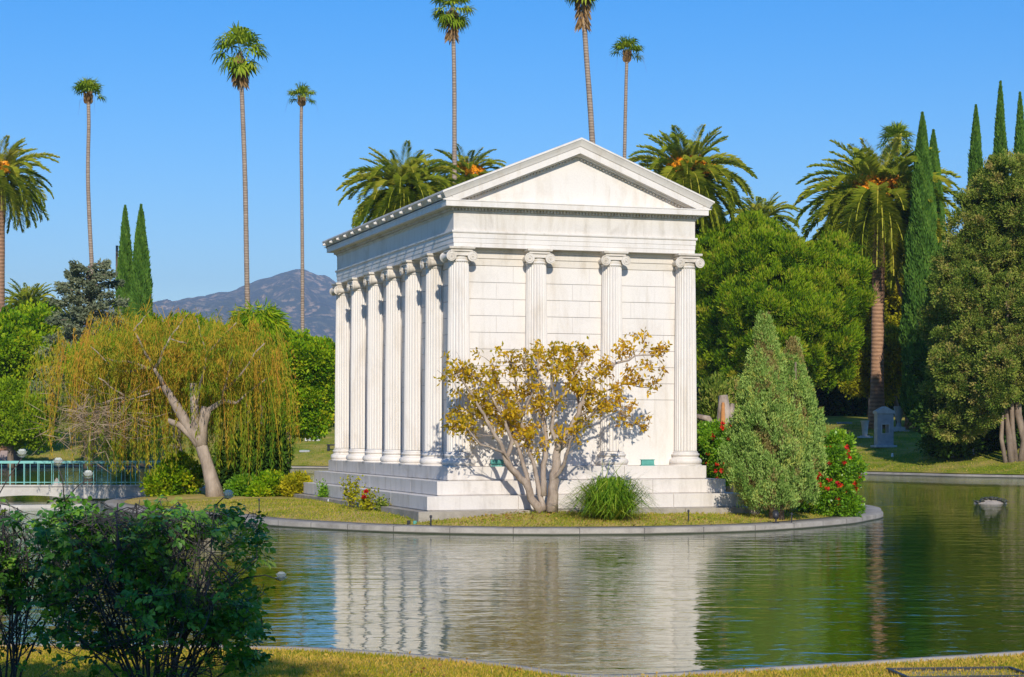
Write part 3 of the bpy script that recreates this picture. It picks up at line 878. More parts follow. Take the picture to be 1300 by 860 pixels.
def fan_palm(label, pts, Y, rpx, wpx, n=28, lo=-45, hi=80, droop=.6, skirt=0, stray=0, fruit=0, group='tall fan palms on thin trunks'):
    """pts: photo pixels of the trunk from crown to base"""
    P = [(wx(a, Y), Y, wz(b, Y)) for a, b in pts]
    bx = P[-1][0]; zb_ = float(gz(bx, Y)) - .1
    P[-1] = (bx, Y, zb_)
    org = (bx, Y, zb_)
    e = empty('fan_palm', org, label, 'palm tree', group)
    c = np.array(P[0]); rad = rpx*Y/F; tw = wpx*Y/F/2*.86
    L = [(0,0,0)]; pp = [tuple(np.array(p)-org) for p in P[::-1]]
    # smooth the trunk line
    q = []
    for i in range(len(pp)-1):
        for t in (0, .25, .5, .75): q.append(tuple(np.array(pp[i])*(1-t)+np.array(pp[i+1])*t))
    q.append(pp[-1]); q = np.array(q)
    for _ in range(3): q[1:-1] = (q[:-2]+2*q[1:-1]+q[2:])/4
    mb = MB(); n_ = len(q)
    rr = [tw*(1.25 if i == 0 else 1.08 - .25*i/n_) for i in range(n_)]
    mb.tube(q, rr, 12, wob=.04); mb.build('trunk', M['bark_palm'], e, True)
    lv = Leaves(); fan_crown(c, rad, n, lo, hi, droop, lv)
    lv.build('crown', M['l_fan'], e, org)
    # old leaf bases below the crown
    lv = Leaves(); k = 160
    a = RG.random(k)*6.28; h = RG.random(k)*rad*(.5+skirt)
    d = np.stack([np.cos(a), np.sin(a), np.zeros(k)], 1)
    P_ = c + d*tw*.9 - np.array([0,0,1])*h[:, None]
    lv.add(P_, d*.55+np.array([0,0,-1 if skirt else .8]), (.28 if not skirt else .5)*rad, .1*rad, RG.random(k))
    for s_ in range(stray):
        az = RG.random()*6.28; d = np.array([math.cos(az), math.sin(az)*.5, -.15]); q0 = c; q1 = c+unit(d)*rad*.8; q2 = q1 + np.array([d[0]*.25, 0, -1.])*rad*.9
        lv.blade(q0[None], q1[None], q2[None], [rad*.03], [rad*.03], np.array([[.3,.9,.2]]), .3)
    lv.build('old_leaf_bases', M['l_dead'], e, org)
    return e

fan_palm('short-crowned thin fan palm rising above the dark cedar at left', [(112,121),(113,160),(111,220),(114,290),(117,345),(119,420),(120,520)], 150, 24, 6.5, 20, 8, 85, .9, stray=2)
fan_palm('tallest fan palm of the left group with a full round crown and hanging leaves', [(305,66),(307,120),(310,190),(312,260),(313,340),(315,420),(316,520)], 150, 38, 7.5, 26, -75, 85, 1.1, skirt=.35)
fan_palm('thin fan palm with a small crown left of the temple, before the hill', [(383,125),(382,170),(383,240),(384,330),(384,420),(384,520)], 158, 22, 5.5, 17, 0, 85, .9, stray=4)
fan_palm('fan palm reaching the top of the photo above the left slope of the pediment', [(574,10),(576,60),(577,120),(577,180),(577,235),(577,350),(577,520)], 140, 31, 7, 32, -70, 85, .9, skirt=.6)
fan_palm('leaning fan palm above the pediment peak, crown cut off by the photo top', [(740,-22),(741,20),(745,80),(749,130),(752,180),(757,260),(764,520)], 135, 34, 8.5, 32, -60, 85, .8, skirt=1.0)
fan_palm('thin fan palm with a tiny crown and dangling dry stalks right of the pediment peak', [(796,68),(795,100),(794,140),(793,190),(792,260),(792,520)], 155, 25, 5.5, 18, 0, 85, .9, stray=4)
fan_palm('small-crowned fan palm looking over the big date palm at right', [(1138,180),(1139,220),(1140,300),(1140,520)], 190, 26, 7, 34, -50, 85, .5)

def date_palm(label, px, py, rpx, Y, base=None, tw=18, fronds=95, lo=-50, fruit=6, dead=0, hi=82, group='feather-leaved date palms', vis_trunk=True, sx=1.0):
    bx = wx(base[0] if base else px, Y); zb_ = float(gz(bx, Y)) - .15
    org = (bx, Y, zb_); e = empty('date_palm', org, label, 'palm tree', group)
    c = np.array([wx(px, Y), Y, wz(py, Y)]); k = Y/F; rad = rpx*k; r = tw*k/2
    mb = MB(); top = c - np.array(org) - np.array([0,0,.3]); q = []; rr = []
    for i in range(13):
        t = i/12; q.append((top[0]*t, 0, top[2]*t)); rr.append(r*(1.45-.45*min(1, t/.18)) if t < .18 else r*(1-.08*t) if t < .86 else r*(1.0+.35*(t-.86)/.14))
    mb.tube(q, rr, 16, wob=.06); mb.build('trunk', M['bark_date'], e, True)
    lv = Leaves(); dl = Leaves()
    # chunky leaf stubs under the crown
    kk = 260; a = RG.random(kk)*6.28; h = RG.random(kk)*rad*.42
    d = np.stack([np.cos(a), np.sin(a), np.zeros(kk)], 1)
    dl.add(c + d*r*1.0 - np.array([0,0,.1]) - np.array([0,0,1])*h[:, None], d*.7+np.array([0,0,.8]), .13*rad, .06*rad, RG.random(kk)*.6)
    L = rad*1.27; fronds = int(fronds*1.25); nf = fronds+dead
    for i in range(nf):
        isd = i < dead
        az = i*2.39996 + RG.normal()*.12
        f = (i+.5-dead)/fronds if not isd else 0
        el0 = R(lo + (hi-lo)*(1-(1-f)**1.0) + RG.normal()*5) if not isd else R(-50+RG.normal()*10)
        bend = R(70 + 28*RG.random()) * (1.0 if el0 > R(-10) else .55)
        if el0 > R(60): bend *= .7
        l = L*(.85+.25*RG.random())*(.82 if el0 > R(60) else 1)
        n_ = 13; P = [c + np.array([math.cos(az), math.sin(az), 0])*r*.5]; el = el0
        T = []
        for j in range(n_):
            el = el0 - bend*((j+.5)/n_)**1.25
            d = np.array([math.cos(az)*math.cos(el), math.sin(az)*math.cos(el), math.sin(el)]); T.append(d); P.append(P[-1]+d*l/n_)
        P = np.array(P); T = np.array(T+[T[-1]])
        sd = np.array([-math.sin(az), math.cos(az), 0]); tgt = dl if isd else lv
        t0 = np.clip(.38+.32*f+.14*RG.normal(), 0, 1)
        tgt.blade(P[0:n_:2], P[1:n_+1:2], np.concatenate([P[2:n_+1:2], P[-1:]])[:len(P[1:n_+1:2])], np.full(len(P[0:n_:2]), .055*l/4), np.full(len(P[0:n_:2]), .045*l/4), np.repeat(sd[None], len(P[0:n_:2]), 0), np.clip(t0+.25, 0, 1))
        m_ = 62; s = np.linspace(.14, .985, m_); pos = s*n_; i0 = np.minimum(pos.astype(int), n_-1); fr = (pos-i0)[:, None]
        Q = P[i0]*(1-fr)+P[i0+1]*fr; TT = T[i0]
        ll = l*.155*np.sin(np.pi*np.clip(s*.86+.12, 0, 1))**.55
        for sg in (-1, 1):
            up = np.cross(TT, sd[None])*(-1); up = np.where(up[:, 2:3] < 0, -up, up)
            D = TT*.75 + sd*sg*.8 + up*(.30+.15*RG.normal(size=(m_, 1))) + np.array([0,0,-.12])
            tgt.add(Q, D, ll*(.85+.3*RG.random(m_)), .042*l/4*1.9, np.clip(t0+.10*RG.normal(size=m_), 0, 1), side=TT, fold=.1)
    lv.build('crown', M['l_canary'], e, org)
    dl.build('dry_fronds', M['l_dead'], e, org)
    for i in range(fruit):
        az = -math.pi/2 + (i-(fruit-1)/2)*.45 + RG.normal()*.15
        el = R(32+34*RG.random()); fl = MB()
        s0 = c + np.array([math.cos(az), math.sin(az), .0])*r*.6
        s1 = s0 + np.array([math.cos(az)*math.cos(el), math.sin(az)*math.cos(el), math.sin(el)])*rad*.34
        fl.tube([s0-org, (s0+s1)/2-org+np.array([0,0,.1]), s1-org], [.05, .04, .03], 5)
        for j in range(60):
            dd = unit(RG.normal(size=3)*.6 + np.array([math.cos(az)*.5, math.sin(az)*.5, -.35]))
            e1 = s1 + dd*rad*(.07+.13*RG.random()); fl.tube([s1-org, (s1+e1)/2-org, e1-org+np.array([0,0,-.12])], [.03, .06, .095], 4)
        fl.build('fruit_cluster', M['fruit'], e)
    return e
date_palm('date palm cut by the left edge of the photo with hanging fronds and orange fruit', -3, 226, 60, 150, None, 19, 85, -55, 4)
date_palm('low date palm behind the green tree at the left edge', 36, 392, 40, 185, None, 16, 60, -5, 0)
date_palm('large date palm with brown dead fronds behind the left slope of the temple roof', 512, 242, 66, 132, None, 22, 105, -60, 0, 22)
date_palm('date palm with orange fruit half hidden behind the thin fan palm trunk and roof', 592, 226, 46, 152, None, 18, 70, -45, 5)
date_palm('date palm with orange fruit behind the right slope of the pediment', 872, 226, 72, 136, None, 24, 100, -58, 5)
date_palm('low palm showing only its upper fronds over the bushy tree right of the pediment', 966, 282, 42, 172, None, 18, 60, -25, 0)
date_palm('big date palm with bright orange fruit on a tall bare trunk across the pond', 1116, 256, 88, 144, (1113, 528), 17, 125, -60, 7)

# ================================================================ trees
def tree(name, label, blobs, Y, bpx, mat, nc, cr, per, L, Wd, pf=None, *, trunk=(12, None), up=.3, outw=.5, rand=.7, inner=.5, base_z=None, group=None, cat='tree', bark='bark', squash=1.0, limbs=6, tv=.28, gf=gz, floor=.15, core=None):
    bx = wx(bpx, Y); zb_ = (float(gf(bx, Y)) if base_z is None else base_z) - .08
    org = (bx, Y, zb_); e = empty(name, org, label, cat, group)
    if pf: blobs0 = blobs; blobs = puffs(blobs, *pf) + [(b[0], b[1]*.86) for b in blobs0]
    lv, C = crown(blobs, nc, cr, per, L, Wd, up, outw, rand, inner, squash, tv, floor=zb_+floor)
    lv.build('crown', M[mat], e, org)
    if trunk:
        k = Y/F; r = trunk[0]*k/2; low = np.average([b[0] for b in blobs], axis=0); mb = MB()
        t1 = trunk[1] if trunk[1] else (.5*(low[2]-zb_))
        pts = limb(mb, (0,0,0), ((low[0]-bx)*.3, 0, t1), r*1.25, r*.8, 5, .03, 9)
        for i in range(limbs):
            tgt = C[RG.integers(len(C))]*.8 + low*.2
            limb(mb, pts[-1], tgt-np.array(org), r*.6, r*.15, 5, .06, 6)
        mb.build('trunk', M[bark], e, True)
    return e
def B(*a): return blob(*a)

# left background
tree('broadleaf_tree', 'bushy bright green tree behind the round lime tree at the left edge', [B(10,445,60,40,146), B(58,440,32,30,146), B(20,480,60,30,146), B(74,468,26,26,148), B(-40,455,50,45,146)], 146, 20, 'l_green', 900, .75, 60, .34, .2, pf=(60,1.1), trunk=(14,None))
tree('broadleaf_tree', 'small round lime green tree with a dark stone beside its trunk at the far left', [B(18,522,34,32,138), B(-12,530,30,28,138), B(40,535,22,22,138)], 138, 14, 'l_lime', 700, .40, 60, .20, .12, (46,.8), trunk=(8,1.8))
tree('broadleaf_tree', 'leafy green tree between the willow and the temple columns', [B(382,468,34,32,112), B(395,505,28,30,112), B(356,452,26,22,112), B(408,482,12,26,112), B(372,515,30,28,113), B(398,530,18,20,112)], 112, 360, 'l_green', 1500, .36, 60, .21, .12, (70,.72), trunk=(12,None), up=.1)
# deodar like cedar
def cedar(label, px, top, bot, hw, Y, mat='l_cedar'):
    bx = wx(px, Y); zb_ = float(gz(bx, Y)); org = (bx, Y, zb_); e = empty('cedar_tree', org, label, 'tree')
    k = Y/F; zt_ = wz(top, Y); z0 = wz(bot, Y); lv = Leaves(); mb = MB()
    mb.tube([(0,0,0), (.1,0,(zt_-zb_)*.5), (0,0,zt_-zb_)], [.38, .25, .05], 8)
    nb = 62
    for i in range(nb):
        t = (i+.5)/nb; z = zt_ + (z0-zt_)*t**.9; az = i*2.4+RG.normal()*.3
        l = hw*k*(.22+.85*t**.38)*(.75+.4*RG.random()); el = R(18-26*t)
        d = np.array([math.cos(az), math.sin(az), math.tan(el)])
        p0 = np.array([bx, Y, z]); p1 = p0+d*l; p1[2] += .0
        mb.tube([p0-org, (p0+p1)/2-org+np.array([0,0,.12]), p1-org+np.array([0,0,-.15])], [.08, .05, .02], 5)
        m = 300; s = RG.random(m)**.7*.9+.1; wdt = (.18+.45*(1-s))*l*.6
        perp = np.array([-math.sin(az), math.cos(az), 0])
        P = p0 + d*l*s[:, None] + perp*(RG.uniform(-1,1,m)*wdt)[:, None] + np.array([0,0,1])*(RG.normal(size=m)*.13 - .15*s)[:, None]
        D = d*.6 + RG.normal(size=(m,3))*.45 + np.array([0,0,-.15])
        lv.add(P, D, .30, .12, np.clip(.5+.2*RG.normal()+.12*RG.normal(size=m), 0, 1))
    lv.build('crown', M[mat], e, org); mb.build('trunk', M['bark'], e, True)
cedar('grey green cedar with layered branches and a thin top beside the two left cypresses', 112, 338, 505, 64, 132)

def cypress(label, px, top, hwpx, Y, group, base=None, seed=0, n=26000, lean=0):
    bx = wx(px, Y); zb_ = float(gz(bx, Y)); org = (bx, Y, zb_); e = empty('cypress_tree', org, label, 'tree', group)
    k = Y/F; H = wz(top, Y)-zb_; r = hwpx*k
    mb = MB(); mb.tube([(0,0,0), (0,0,H*.5), (0,0,H*.93)], [r*.28, r*.18, .03], 8); mb.build('trunk', M['bark'], e, True)
    t = RG.random(n)**.80; az = RG.random(n)*6.28
    ph = RG.random(6)*6.28
    lump = 1+.09*np.sin(az*3+t*23+ph[0])+.07*np.sin(az*5-t*41+ph[1])+.05*np.sin(az*9+t*77+ph[2])
    rad = r*np.minimum(1, (t/.07))**.5*np.clip((1-t)/.64, 0, 1)**.78*lump*np.clip((1-t)/.05+.35, 0, 1)+.01
    rr = rad*(.72+.3*RG.random(n))
    P = np.stack([bx+lean*t*H+np.cos(az)*rr, Y+np.sin(az)*rr, zb_+.2+t*H], 1)
    D = np.stack([np.cos(az)*.32, np.sin(az)*.32, np.ones(n)], 1)+RG.normal(size=(n,3))*.16
    L_ = .34*(.6+.7*RG.random(n))*(.45+.55*np.clip((1-t)/.2, 0, 1))
    lv = Leaves(); lv.add(P, D, L_, .10, np.clip(.5+.35*np.sin(az*4+t*50)*.5+.16*RG.normal(size=n), 0, 1))
    lv.build('crown', M['l_cyp'], e, org)
cypress('left one of the two slim cypresses beside the cedar', 159, 266, 16, 142, 'slim cypresses')
cypress('right one of the two slim cypresses beside the cedar', 179, 265, 19, 141, 'slim cypresses')
cypress('tallest slim cypress standing right of the big date palm trunk', 1171, 148, 24, 139, 'slim cypresses', n=60000)
cypress('shorter cypress merging into the right side of the tall one by the date palm', 1185, 170, 22, 142, 'slim cypresses', n=45000)
cypress('cypress at left of the three rising behind the bronze green conifer', 1239, 138, 18, 150, 'slim cypresses')
cypress('middle and tallest of the three cypresses behind the bronze green conifer', 1270, 108, 16, 150, 'slim cypresses')
cypress('cypress at the right edge behind the bronze green conifer', 1295, 122, 15, 148, 'slim cypresses')

# right background
tree('pine_tree', 'wide bright green feathery tree right of the temple', [B(935,355,54,66,134,5), B(1012,360,54,54,134,5), B(1046,400,46,50,134,5), B(950,430,66,54,133,5), B(1025,445,52,44,134,5), B(905,335,32,50,136,4), B(965,308,40,26,135,4), B(1062,360,26,38,135,4), B(985,395,60,80,131,5)],
     134, 915, 'l_pine', 5200, .38, 80, .26, .07, (120, .9), trunk=(24,None), up=1.0, outw=.45, rand=.55, inner=.5, limbs=9)
tree('broadleaf_tree', 'yellow green tree behind the big date palm', [B(1075,345,42,40,165,6), B(1120,350,48,50,165,6), B(1150,385,40,55,165,6), B(1085,400,50,50,165,6), B(1130,430,50,45,166,5)], 165, 1110, 'l_yel', 1700, .6, 60, .30, .17, (70,1.3), trunk=(14,None), inner=.4)
tree('broadleaf_tree', 'small yellow green tree between the palm trunk and the tall cypress', [B(1140,440,20,20,148), B(1152,462,18,20,148), B(1118,455,20,18,148), B(1092,470,18,20,148), B(1130,480,16,14,148)], 148, 1141, 'l_yel', 600, .40, 55, .22, .13, (26,.8), trunk=(6,None), limbs=5)
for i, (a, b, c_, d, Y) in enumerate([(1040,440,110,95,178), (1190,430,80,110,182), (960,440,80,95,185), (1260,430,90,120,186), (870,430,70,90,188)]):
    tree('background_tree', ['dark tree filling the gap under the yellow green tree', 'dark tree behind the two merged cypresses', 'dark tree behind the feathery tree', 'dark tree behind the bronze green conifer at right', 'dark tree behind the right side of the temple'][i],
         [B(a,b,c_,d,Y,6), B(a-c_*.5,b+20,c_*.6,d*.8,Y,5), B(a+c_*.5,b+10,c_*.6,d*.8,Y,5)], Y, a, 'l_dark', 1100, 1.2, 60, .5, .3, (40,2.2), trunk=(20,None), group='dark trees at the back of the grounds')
# big bronze conifer
tree('thuja_tree', 'huge bronze green conifer with lumpy foliage at the right edge', [B(1268,270,40,56,118,3), B(1243,330,34,56,118,3.4), B(1295,310,46,80,118,4), B(1222,400,36,56,117,3.6), B(1280,400,52,60,116,4), B(1203,470,26,44,116.5,2.6), B(1238,478,36,50,115.5,3.2), B(1212,520,22,30,117,2), B(1325,380,46,110,118,4), B(1300,465,34,30,115,2.4), B(1218,350,20,40,118,2.6), B(1266,226,16,26,118.5,1.4), B(1298,238,20,30,118.5,1.8)],
     118, 1270, 'l_thuja', 5600, .30, 80, .15, .07, (170, .85), trunk=None, up=.35, outw=.7, rand=.6, inner=.6, tv=.32)
th = bpy.data.objects['thuja_tree']
mb = MB(); tl = th.location
for (x0, x1, ytop, r) in ((1284,1272,470,.22), (1277,1262,460,.14), (1296,1300,470,.24), (1290,1288,400,.16)):
    Yt = 115.5; p = (wx(x0, Yt), Yt, float(gz(wx(x0, Yt), Yt))-.1); q = (wx(x1, Yt), 117, wz(ytop-60, Yt))
    limb(mb, Vector(p)-tl, Vector(q)-tl, r, r*.7, 6, .03, 8)
mb.build('trunk', M['bark_dim'], th, True)
# shrubbery mass below it
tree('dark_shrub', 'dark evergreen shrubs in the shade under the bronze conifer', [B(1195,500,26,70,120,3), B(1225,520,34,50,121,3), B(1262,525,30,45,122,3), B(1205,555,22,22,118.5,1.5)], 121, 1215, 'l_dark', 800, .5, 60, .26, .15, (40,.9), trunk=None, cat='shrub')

# low planting that closes the horizon
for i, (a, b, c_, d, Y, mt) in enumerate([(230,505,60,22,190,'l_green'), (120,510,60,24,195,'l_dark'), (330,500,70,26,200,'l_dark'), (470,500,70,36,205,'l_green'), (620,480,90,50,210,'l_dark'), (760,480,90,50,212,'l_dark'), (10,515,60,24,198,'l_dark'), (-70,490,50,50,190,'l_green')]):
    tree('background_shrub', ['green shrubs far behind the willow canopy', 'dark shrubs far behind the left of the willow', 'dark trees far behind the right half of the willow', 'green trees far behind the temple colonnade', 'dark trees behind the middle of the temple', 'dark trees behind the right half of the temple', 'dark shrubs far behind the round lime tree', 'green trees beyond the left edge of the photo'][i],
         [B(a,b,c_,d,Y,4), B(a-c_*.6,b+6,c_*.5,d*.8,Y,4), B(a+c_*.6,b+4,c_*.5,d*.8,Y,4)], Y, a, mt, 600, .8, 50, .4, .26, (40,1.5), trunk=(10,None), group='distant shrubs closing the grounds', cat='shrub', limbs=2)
tree('palm_shrub', 'drooping feathery green tree showing over the top of the willow', [B(328,404,20,8,95,1.2), B(340,414,16,12,95,1), B(314,408,12,8,95,1)], 95, 335, 'l_green', 110, .4, 50, .42, .06, trunk=(6,None), up=-.9, outw=.7, rand=.35, limbs=4)
tree('broadleaf_tree', 'dull green tree behind the crown of the willow', [B(200,446,38,24,100,3), B(240,448,30,22,100,3), B(150,470,40,26,101,3), B(300,462,36,28,101,3), B(220,480,60,40,101,3)], 100, 225, 'l_green', 1000, .45, 55, .25, .13, (60,.9), trunk=(12,None))
# ================================================================ island planting
def isl(px, Y): return wx(px, Y), Y, float(iz(wx(px, Y), Y))

# ---- willow
WY = 67.0
def wp(px, py, dy=0): return np.array([wx(px, WY+dy), WY+dy, wz(py, WY+dy)])
wb = isl(274, WY); org = np.array([wb[0], wb[1], wb[2]-.1])
wil = empty('willow_tree', tuple(org), 'weeping willow with golden green hanging strands and a sawn pale trunk', 'tree')
mb = MB()
def wl(a, b, r0, r1, k=5, jit=.03, n=10): limb(mb, a-org, b-org, r0, r1, k, jit, n)
tb = org.copy(); mid = wp(263,590); fk = wp(252,553)
mb.tube([tb-org, wp(270,615)-org, mid-org, wp(256,568)-org, fk-org], [.36,.26,.21,.21,.17], 14, wob=.08)
mb.tube([wp(256,566)-org, wp(250,548)-org, wp(247,520)-org, wp(245,487)-org], [.22,.19,.15,.13], 10, wob=.08)
mb.tube([wp(257,566)-org, wp(243,548)-org, wp(228,523)-org, wp(208,490)-org], [.20,.19,.17,.12], 10, wob=.1)
mb.tube([wp(258,572)-org, wp(243,552)-org, wp(228,540)-org, wp(213,534)-org], [.18,.16,.12,.09], 9, wob=.1)
mb.tube([wp(256,566)-org, wp(258,540)-org, wp(266,520)-org, wp(284,509)-org, wp(300,512)-org], [.22,.16,.10,.09,.05], 8, wob=.1)
mb.tube([fk-org, wp(257,530)-org, wp(259,516)-org], [.2,.15,.09], 8, wob=.1)
for a, b, r in (((208,490),(196,468),.09), ((196,468),(150,472),.05), ((196,468),(215,430),.06), ((215,430),(240,398),.03), ((215,430),(238,437),.03), ((282,508),(288,480),.05), ((288,480),(296,452),.035), ((284,498),(336,436),.04), ((196,468),(135,455),.05),
                ((150,472),(115,440),.03), ((208,490),(160,505),.05), ((160,505),(125,480),.035), ((247,520),(262,450),.06), ((262,450),(250,405),.03), ((262,450),(300,410),.035), ((300,512),(340,480),.04), ((190,500),(100,530),.03), ((160,505),(90,520),.03), ((196,468),(170,420),.05), ((170,420),(190,395),.03)):
    wl(wp(*a), wp(*b, rnd.uniform(-.8, .8)), r, r*.55, 5, .03, 6)
mb.build('trunk', M['bark_willow'], wil, True)
mb = MB(); p = wp(245,487)-org; mb.lathe([(.125, p[2]-.01), (.12, p[2]+.015)], 14, c=(p[0], p[1])); mb.build('sawn_end', M['cutwood'], wil)
# hanging strands
lv = Leaves()
tops = [(75,436,34,14,110), (110,432,36,18,130), (150,424,40,24,150), (195,418,42,22,170), (240,416,44,20,170), (290,420,42,24,170), (325,440,36,30,175), (60,455,20,14,90), (345,470,22,34,120), (215,440,60,36,150), (280,450,60,40,150), (130,455,50,26,120)]
bot = lambda x: np.interp(x, [35,60,90,120,160,200,240,262,275,300,340,365], [545,572,590,602,606,606,590,570,600,622,616,560])
NS = 1050
wts = np.array([t[2]*t[3] for t in tops], float); wts /= wts.sum()
for i in range(NS):
    tp = tops[RG.choice(len(tops), p=wts)]
    x = tp[0]+RG.uniform(-1,1)*tp[2]; y = tp[1]+RG.uniform(-1,1)*tp[3]
    x = min(max(x, 38+RG.random()*10), 364-RG.random()*8)
    dy = RG.uniform(-.6, 5.5)
    ln = tp[4]*(.35+.95*RG.random()**.8)
    y1 = min(y+ln, bot(x)-RG.random()**2*30)
    if 222 < x < 262 and y1 > 560 and dy < 1: y1 = 520+RG.random()*30
    if 196 < x < 272 and dy < 1.2 and y1 > 480:
        if RG.random() < .66: dy = RG.uniform(1.2, 5)
    gp = math.sin(x*.11+1.3)+math.sin(x*.23+y*.05)+.6*math.sin(x*.53)
    if gp < -.45 and RG.random() < .78: continue
    P0 = wp(x, y, dy); h = (y1-y)*WY/F
    if h < .3: continue
    m = int(h/.06); s = np.sort(RG.random(m)); ax = RG.normal()*.10; ay = RG.normal()*.10
    arc = .55*(1-np.exp(-s*h*1.5)); az = RG.random()*6.28
    P = P0 + np.stack([arc*math.cos(az)+ax*s+.03*RG.normal(size=m), arc*math.sin(az)*.5+ay*s, -s*h + .25*np.exp(-s*h*2)], 1)
    D = np.stack([RG.normal(size=m)*.33, RG.normal(size=m)*.33, -np.ones(m)], 1)
    yy = (y + (y1-y)*s - 400)/210.
    t0 = .56 + .16*RG.normal() + .16*math.sin(x*.07+y*.09) - .10*(x > 270) - .10*(x < 75)
    lv.add(P, D, .17*(.6+.8*RG.random(m)), .034, np.clip(t0 - .42*np.clip(yy-.3, 0, 1) + .08*RG.normal(size=m), 0, 1))
    lv.blade(P0[None], (P0+np.array([arc[-1]*.8*math.cos(az), 0, -h*.5]))[None], P[-1][None], [.016], [.014], np.array([[1.,.2,0]]), min(1, t0+.15))
lv.build('hanging_strands', M['l_will'], wil, org)
# bushy upper growth
bl = [B(110,443,62,18,WY,2.6), B(180,428,50,22,WY,2.8), B(245,420,56,18,WY,2.8), B(310,438,42,24,WY,2.6), B(200,450,70,26,WY,2.6), B(290,462,56,30,WY,2.6)]
lv, C = crown(puffs(bl, 60, .62), 260, .26, 34, .20, .028, up=-1.5, outw=.5, rand=.8, inner=.2, tv=.22)
for i in range(0, 260):
    c = C[RG.integers(len(C))]; d = np.array([RG.normal()*.6, RG.normal()*.4, .9+RG.random()]); d = unit(d); l = .4+.7*RG.random()
    lv.blade(c[None], (c+d*l*.6)[None], (c+d*l*.7+np.array([d[0]*.5, 0, -.15]))[None], [.022], [.012], np.array([[1.,.3,0]]), .7)
lv.build('crown', M['l_will'], wil, org)
# tangle of dead twigs on its left
lv = Leaves(); k = 650
P = wp(125,535) + RG.normal(size=(k,3))*np.array([.75,.6,.5]); D = RG.normal(size=(k,3))*np.array([1,.6,.6])
lv.add(P, D, .5+.8*RG.random(k), .022, RG.random(k))
lv.build('dead_twigs', M['l_will_dry'], wil, org)

# ---- ivy covered shrub and hedges to the right of the willow trunk
def bush(name, label, blobs, Y, px, mat, nc, cr, per, L, Wd, group=None, cat='shrub', up=.25, **k):
    bx, _, bz = isl(px, Y)
    return tree(name, label, blobs, Y, px, mat, nc, cr, per, L, Wd, trunk=(3, .3), up=up, base_z=bz+.05, group=group, cat=cat, limbs=3, floor=.02, **k)
bush('ivy_shrub', 'tall dark ivy-like shrub hanging behind the willow strands', [B(322,588,34,42,69.5,1.1), B(345,578,15,38,69.5,.6), B(300,600,22,34,69.5,.9)], 69.5, 320, 'l_dark', 420, .26, 60, .17, .1, up=-.3)
bush('low_shrub', 'light green low shrub nearest the willow trunk', [B(308,622,20,14,67.5,.6)], 67.5, 308, 'l_hib', 130, .16, 50, .11, .07, group='low shrubs in a row beside the willow')
bush('low_shrub', 'green low shrub in the middle of the row beside the willow', [B(345,620,20,17,67,.6), B(330,626,12,10,66.6,.4)], 67, 342, 'l_green', 170, .16, 50, .11, .07, group='low shrubs in a row beside the willow')
bush('low_shrub', 'yellowish low shrub with bare stems at the right end of the row by the willow', [B(378,619,17,16,66.5,.5)], 66.5, 378, 'l_yel', 120, .15, 45, .10, .065, group='low shrubs in a row beside the willow')
bush('low_shrub', 'dark leafy shrub left of the willow trunk near the railing', [B(228,605,28,26,70,.7), B(205,618,22,16,69.5,.6)], 70, 226, 'l_green', 170, .22, 45, .13, .07)

# ---- small roses by the steps
def rose_small(label, px, top, base, hw, Y, flower=None, mat='l_hib', reddish=False):
    x, _, z = isl(px, Y); org = (x, Y, z-.03); e = empty('rose_bush', org, label, 'rose bush', 'small roses at the temple steps')
    H = (base-top)*Y/F; mb = MB(); tips = []
    for i in range(9):
        a = RG.random()*6.28; r = hw*Y/F*(.2+.75*RG.random()); h = H*(.45+.5*RG.random())
        if i == 0: h = H; r *= .25
        q = (math.cos(a)*r, math.sin(a)*r*.8, h); limb(mb, (0,0,0), q, .012, .005, 4, .06, 5); tips.append(q)
    mb.build('canes', M['cane'], e)
    lv = Leaves(); m = 520
    idx = RG.integers(0, 9, m); s = .3+.75*RG.random(m)
    T = np.array(tips)[idx]*s[:, None] + RG.normal(size=(m,3))*.075
    T[:, 2] = np.abs(T[:, 2])
    lv.add(T, RG.normal(size=(m,3))+np.array([0,0,.3]), .085, .055, np.clip(.5+.25*RG.normal(size=m), 0, 1))
    lv.build('leaves', M[mat], e)
    if flower:
        for (fx, fy) in flower:
            fm = Leaves(); c = np.array([wx(fx, Y-.15)-x, -.15, wz(fy, Y)-org[2]]); k = 22
            fm.add(np.repeat(c[None], k, 0), RG.normal(size=(k,3))*np.array([1,1,.7])+np.array([0,-.3,.3]), .085, .085, RG.random(k), fold=.3)
            fm.build('flower', M['red'], e)
rose_small('slender small rose bush nearest the far corner of the temple steps', 410, 616, 639, 7, 62.5)
rose_small('tallest small rose bush with one long shoot by the side steps', 446, 606, 648, 13, 56.5, mat='l_yel')
rose_small('small rose bush with a dark red bloom by the side steps', 469, 622, 652, 12, 55.0, [(465,624),(462,631)], 'l_yel')
rose_small('tiny twiggy rose at the right end of the row by the side steps', 485, 636, 652, 4, 54.8, None, 'l_thuja')

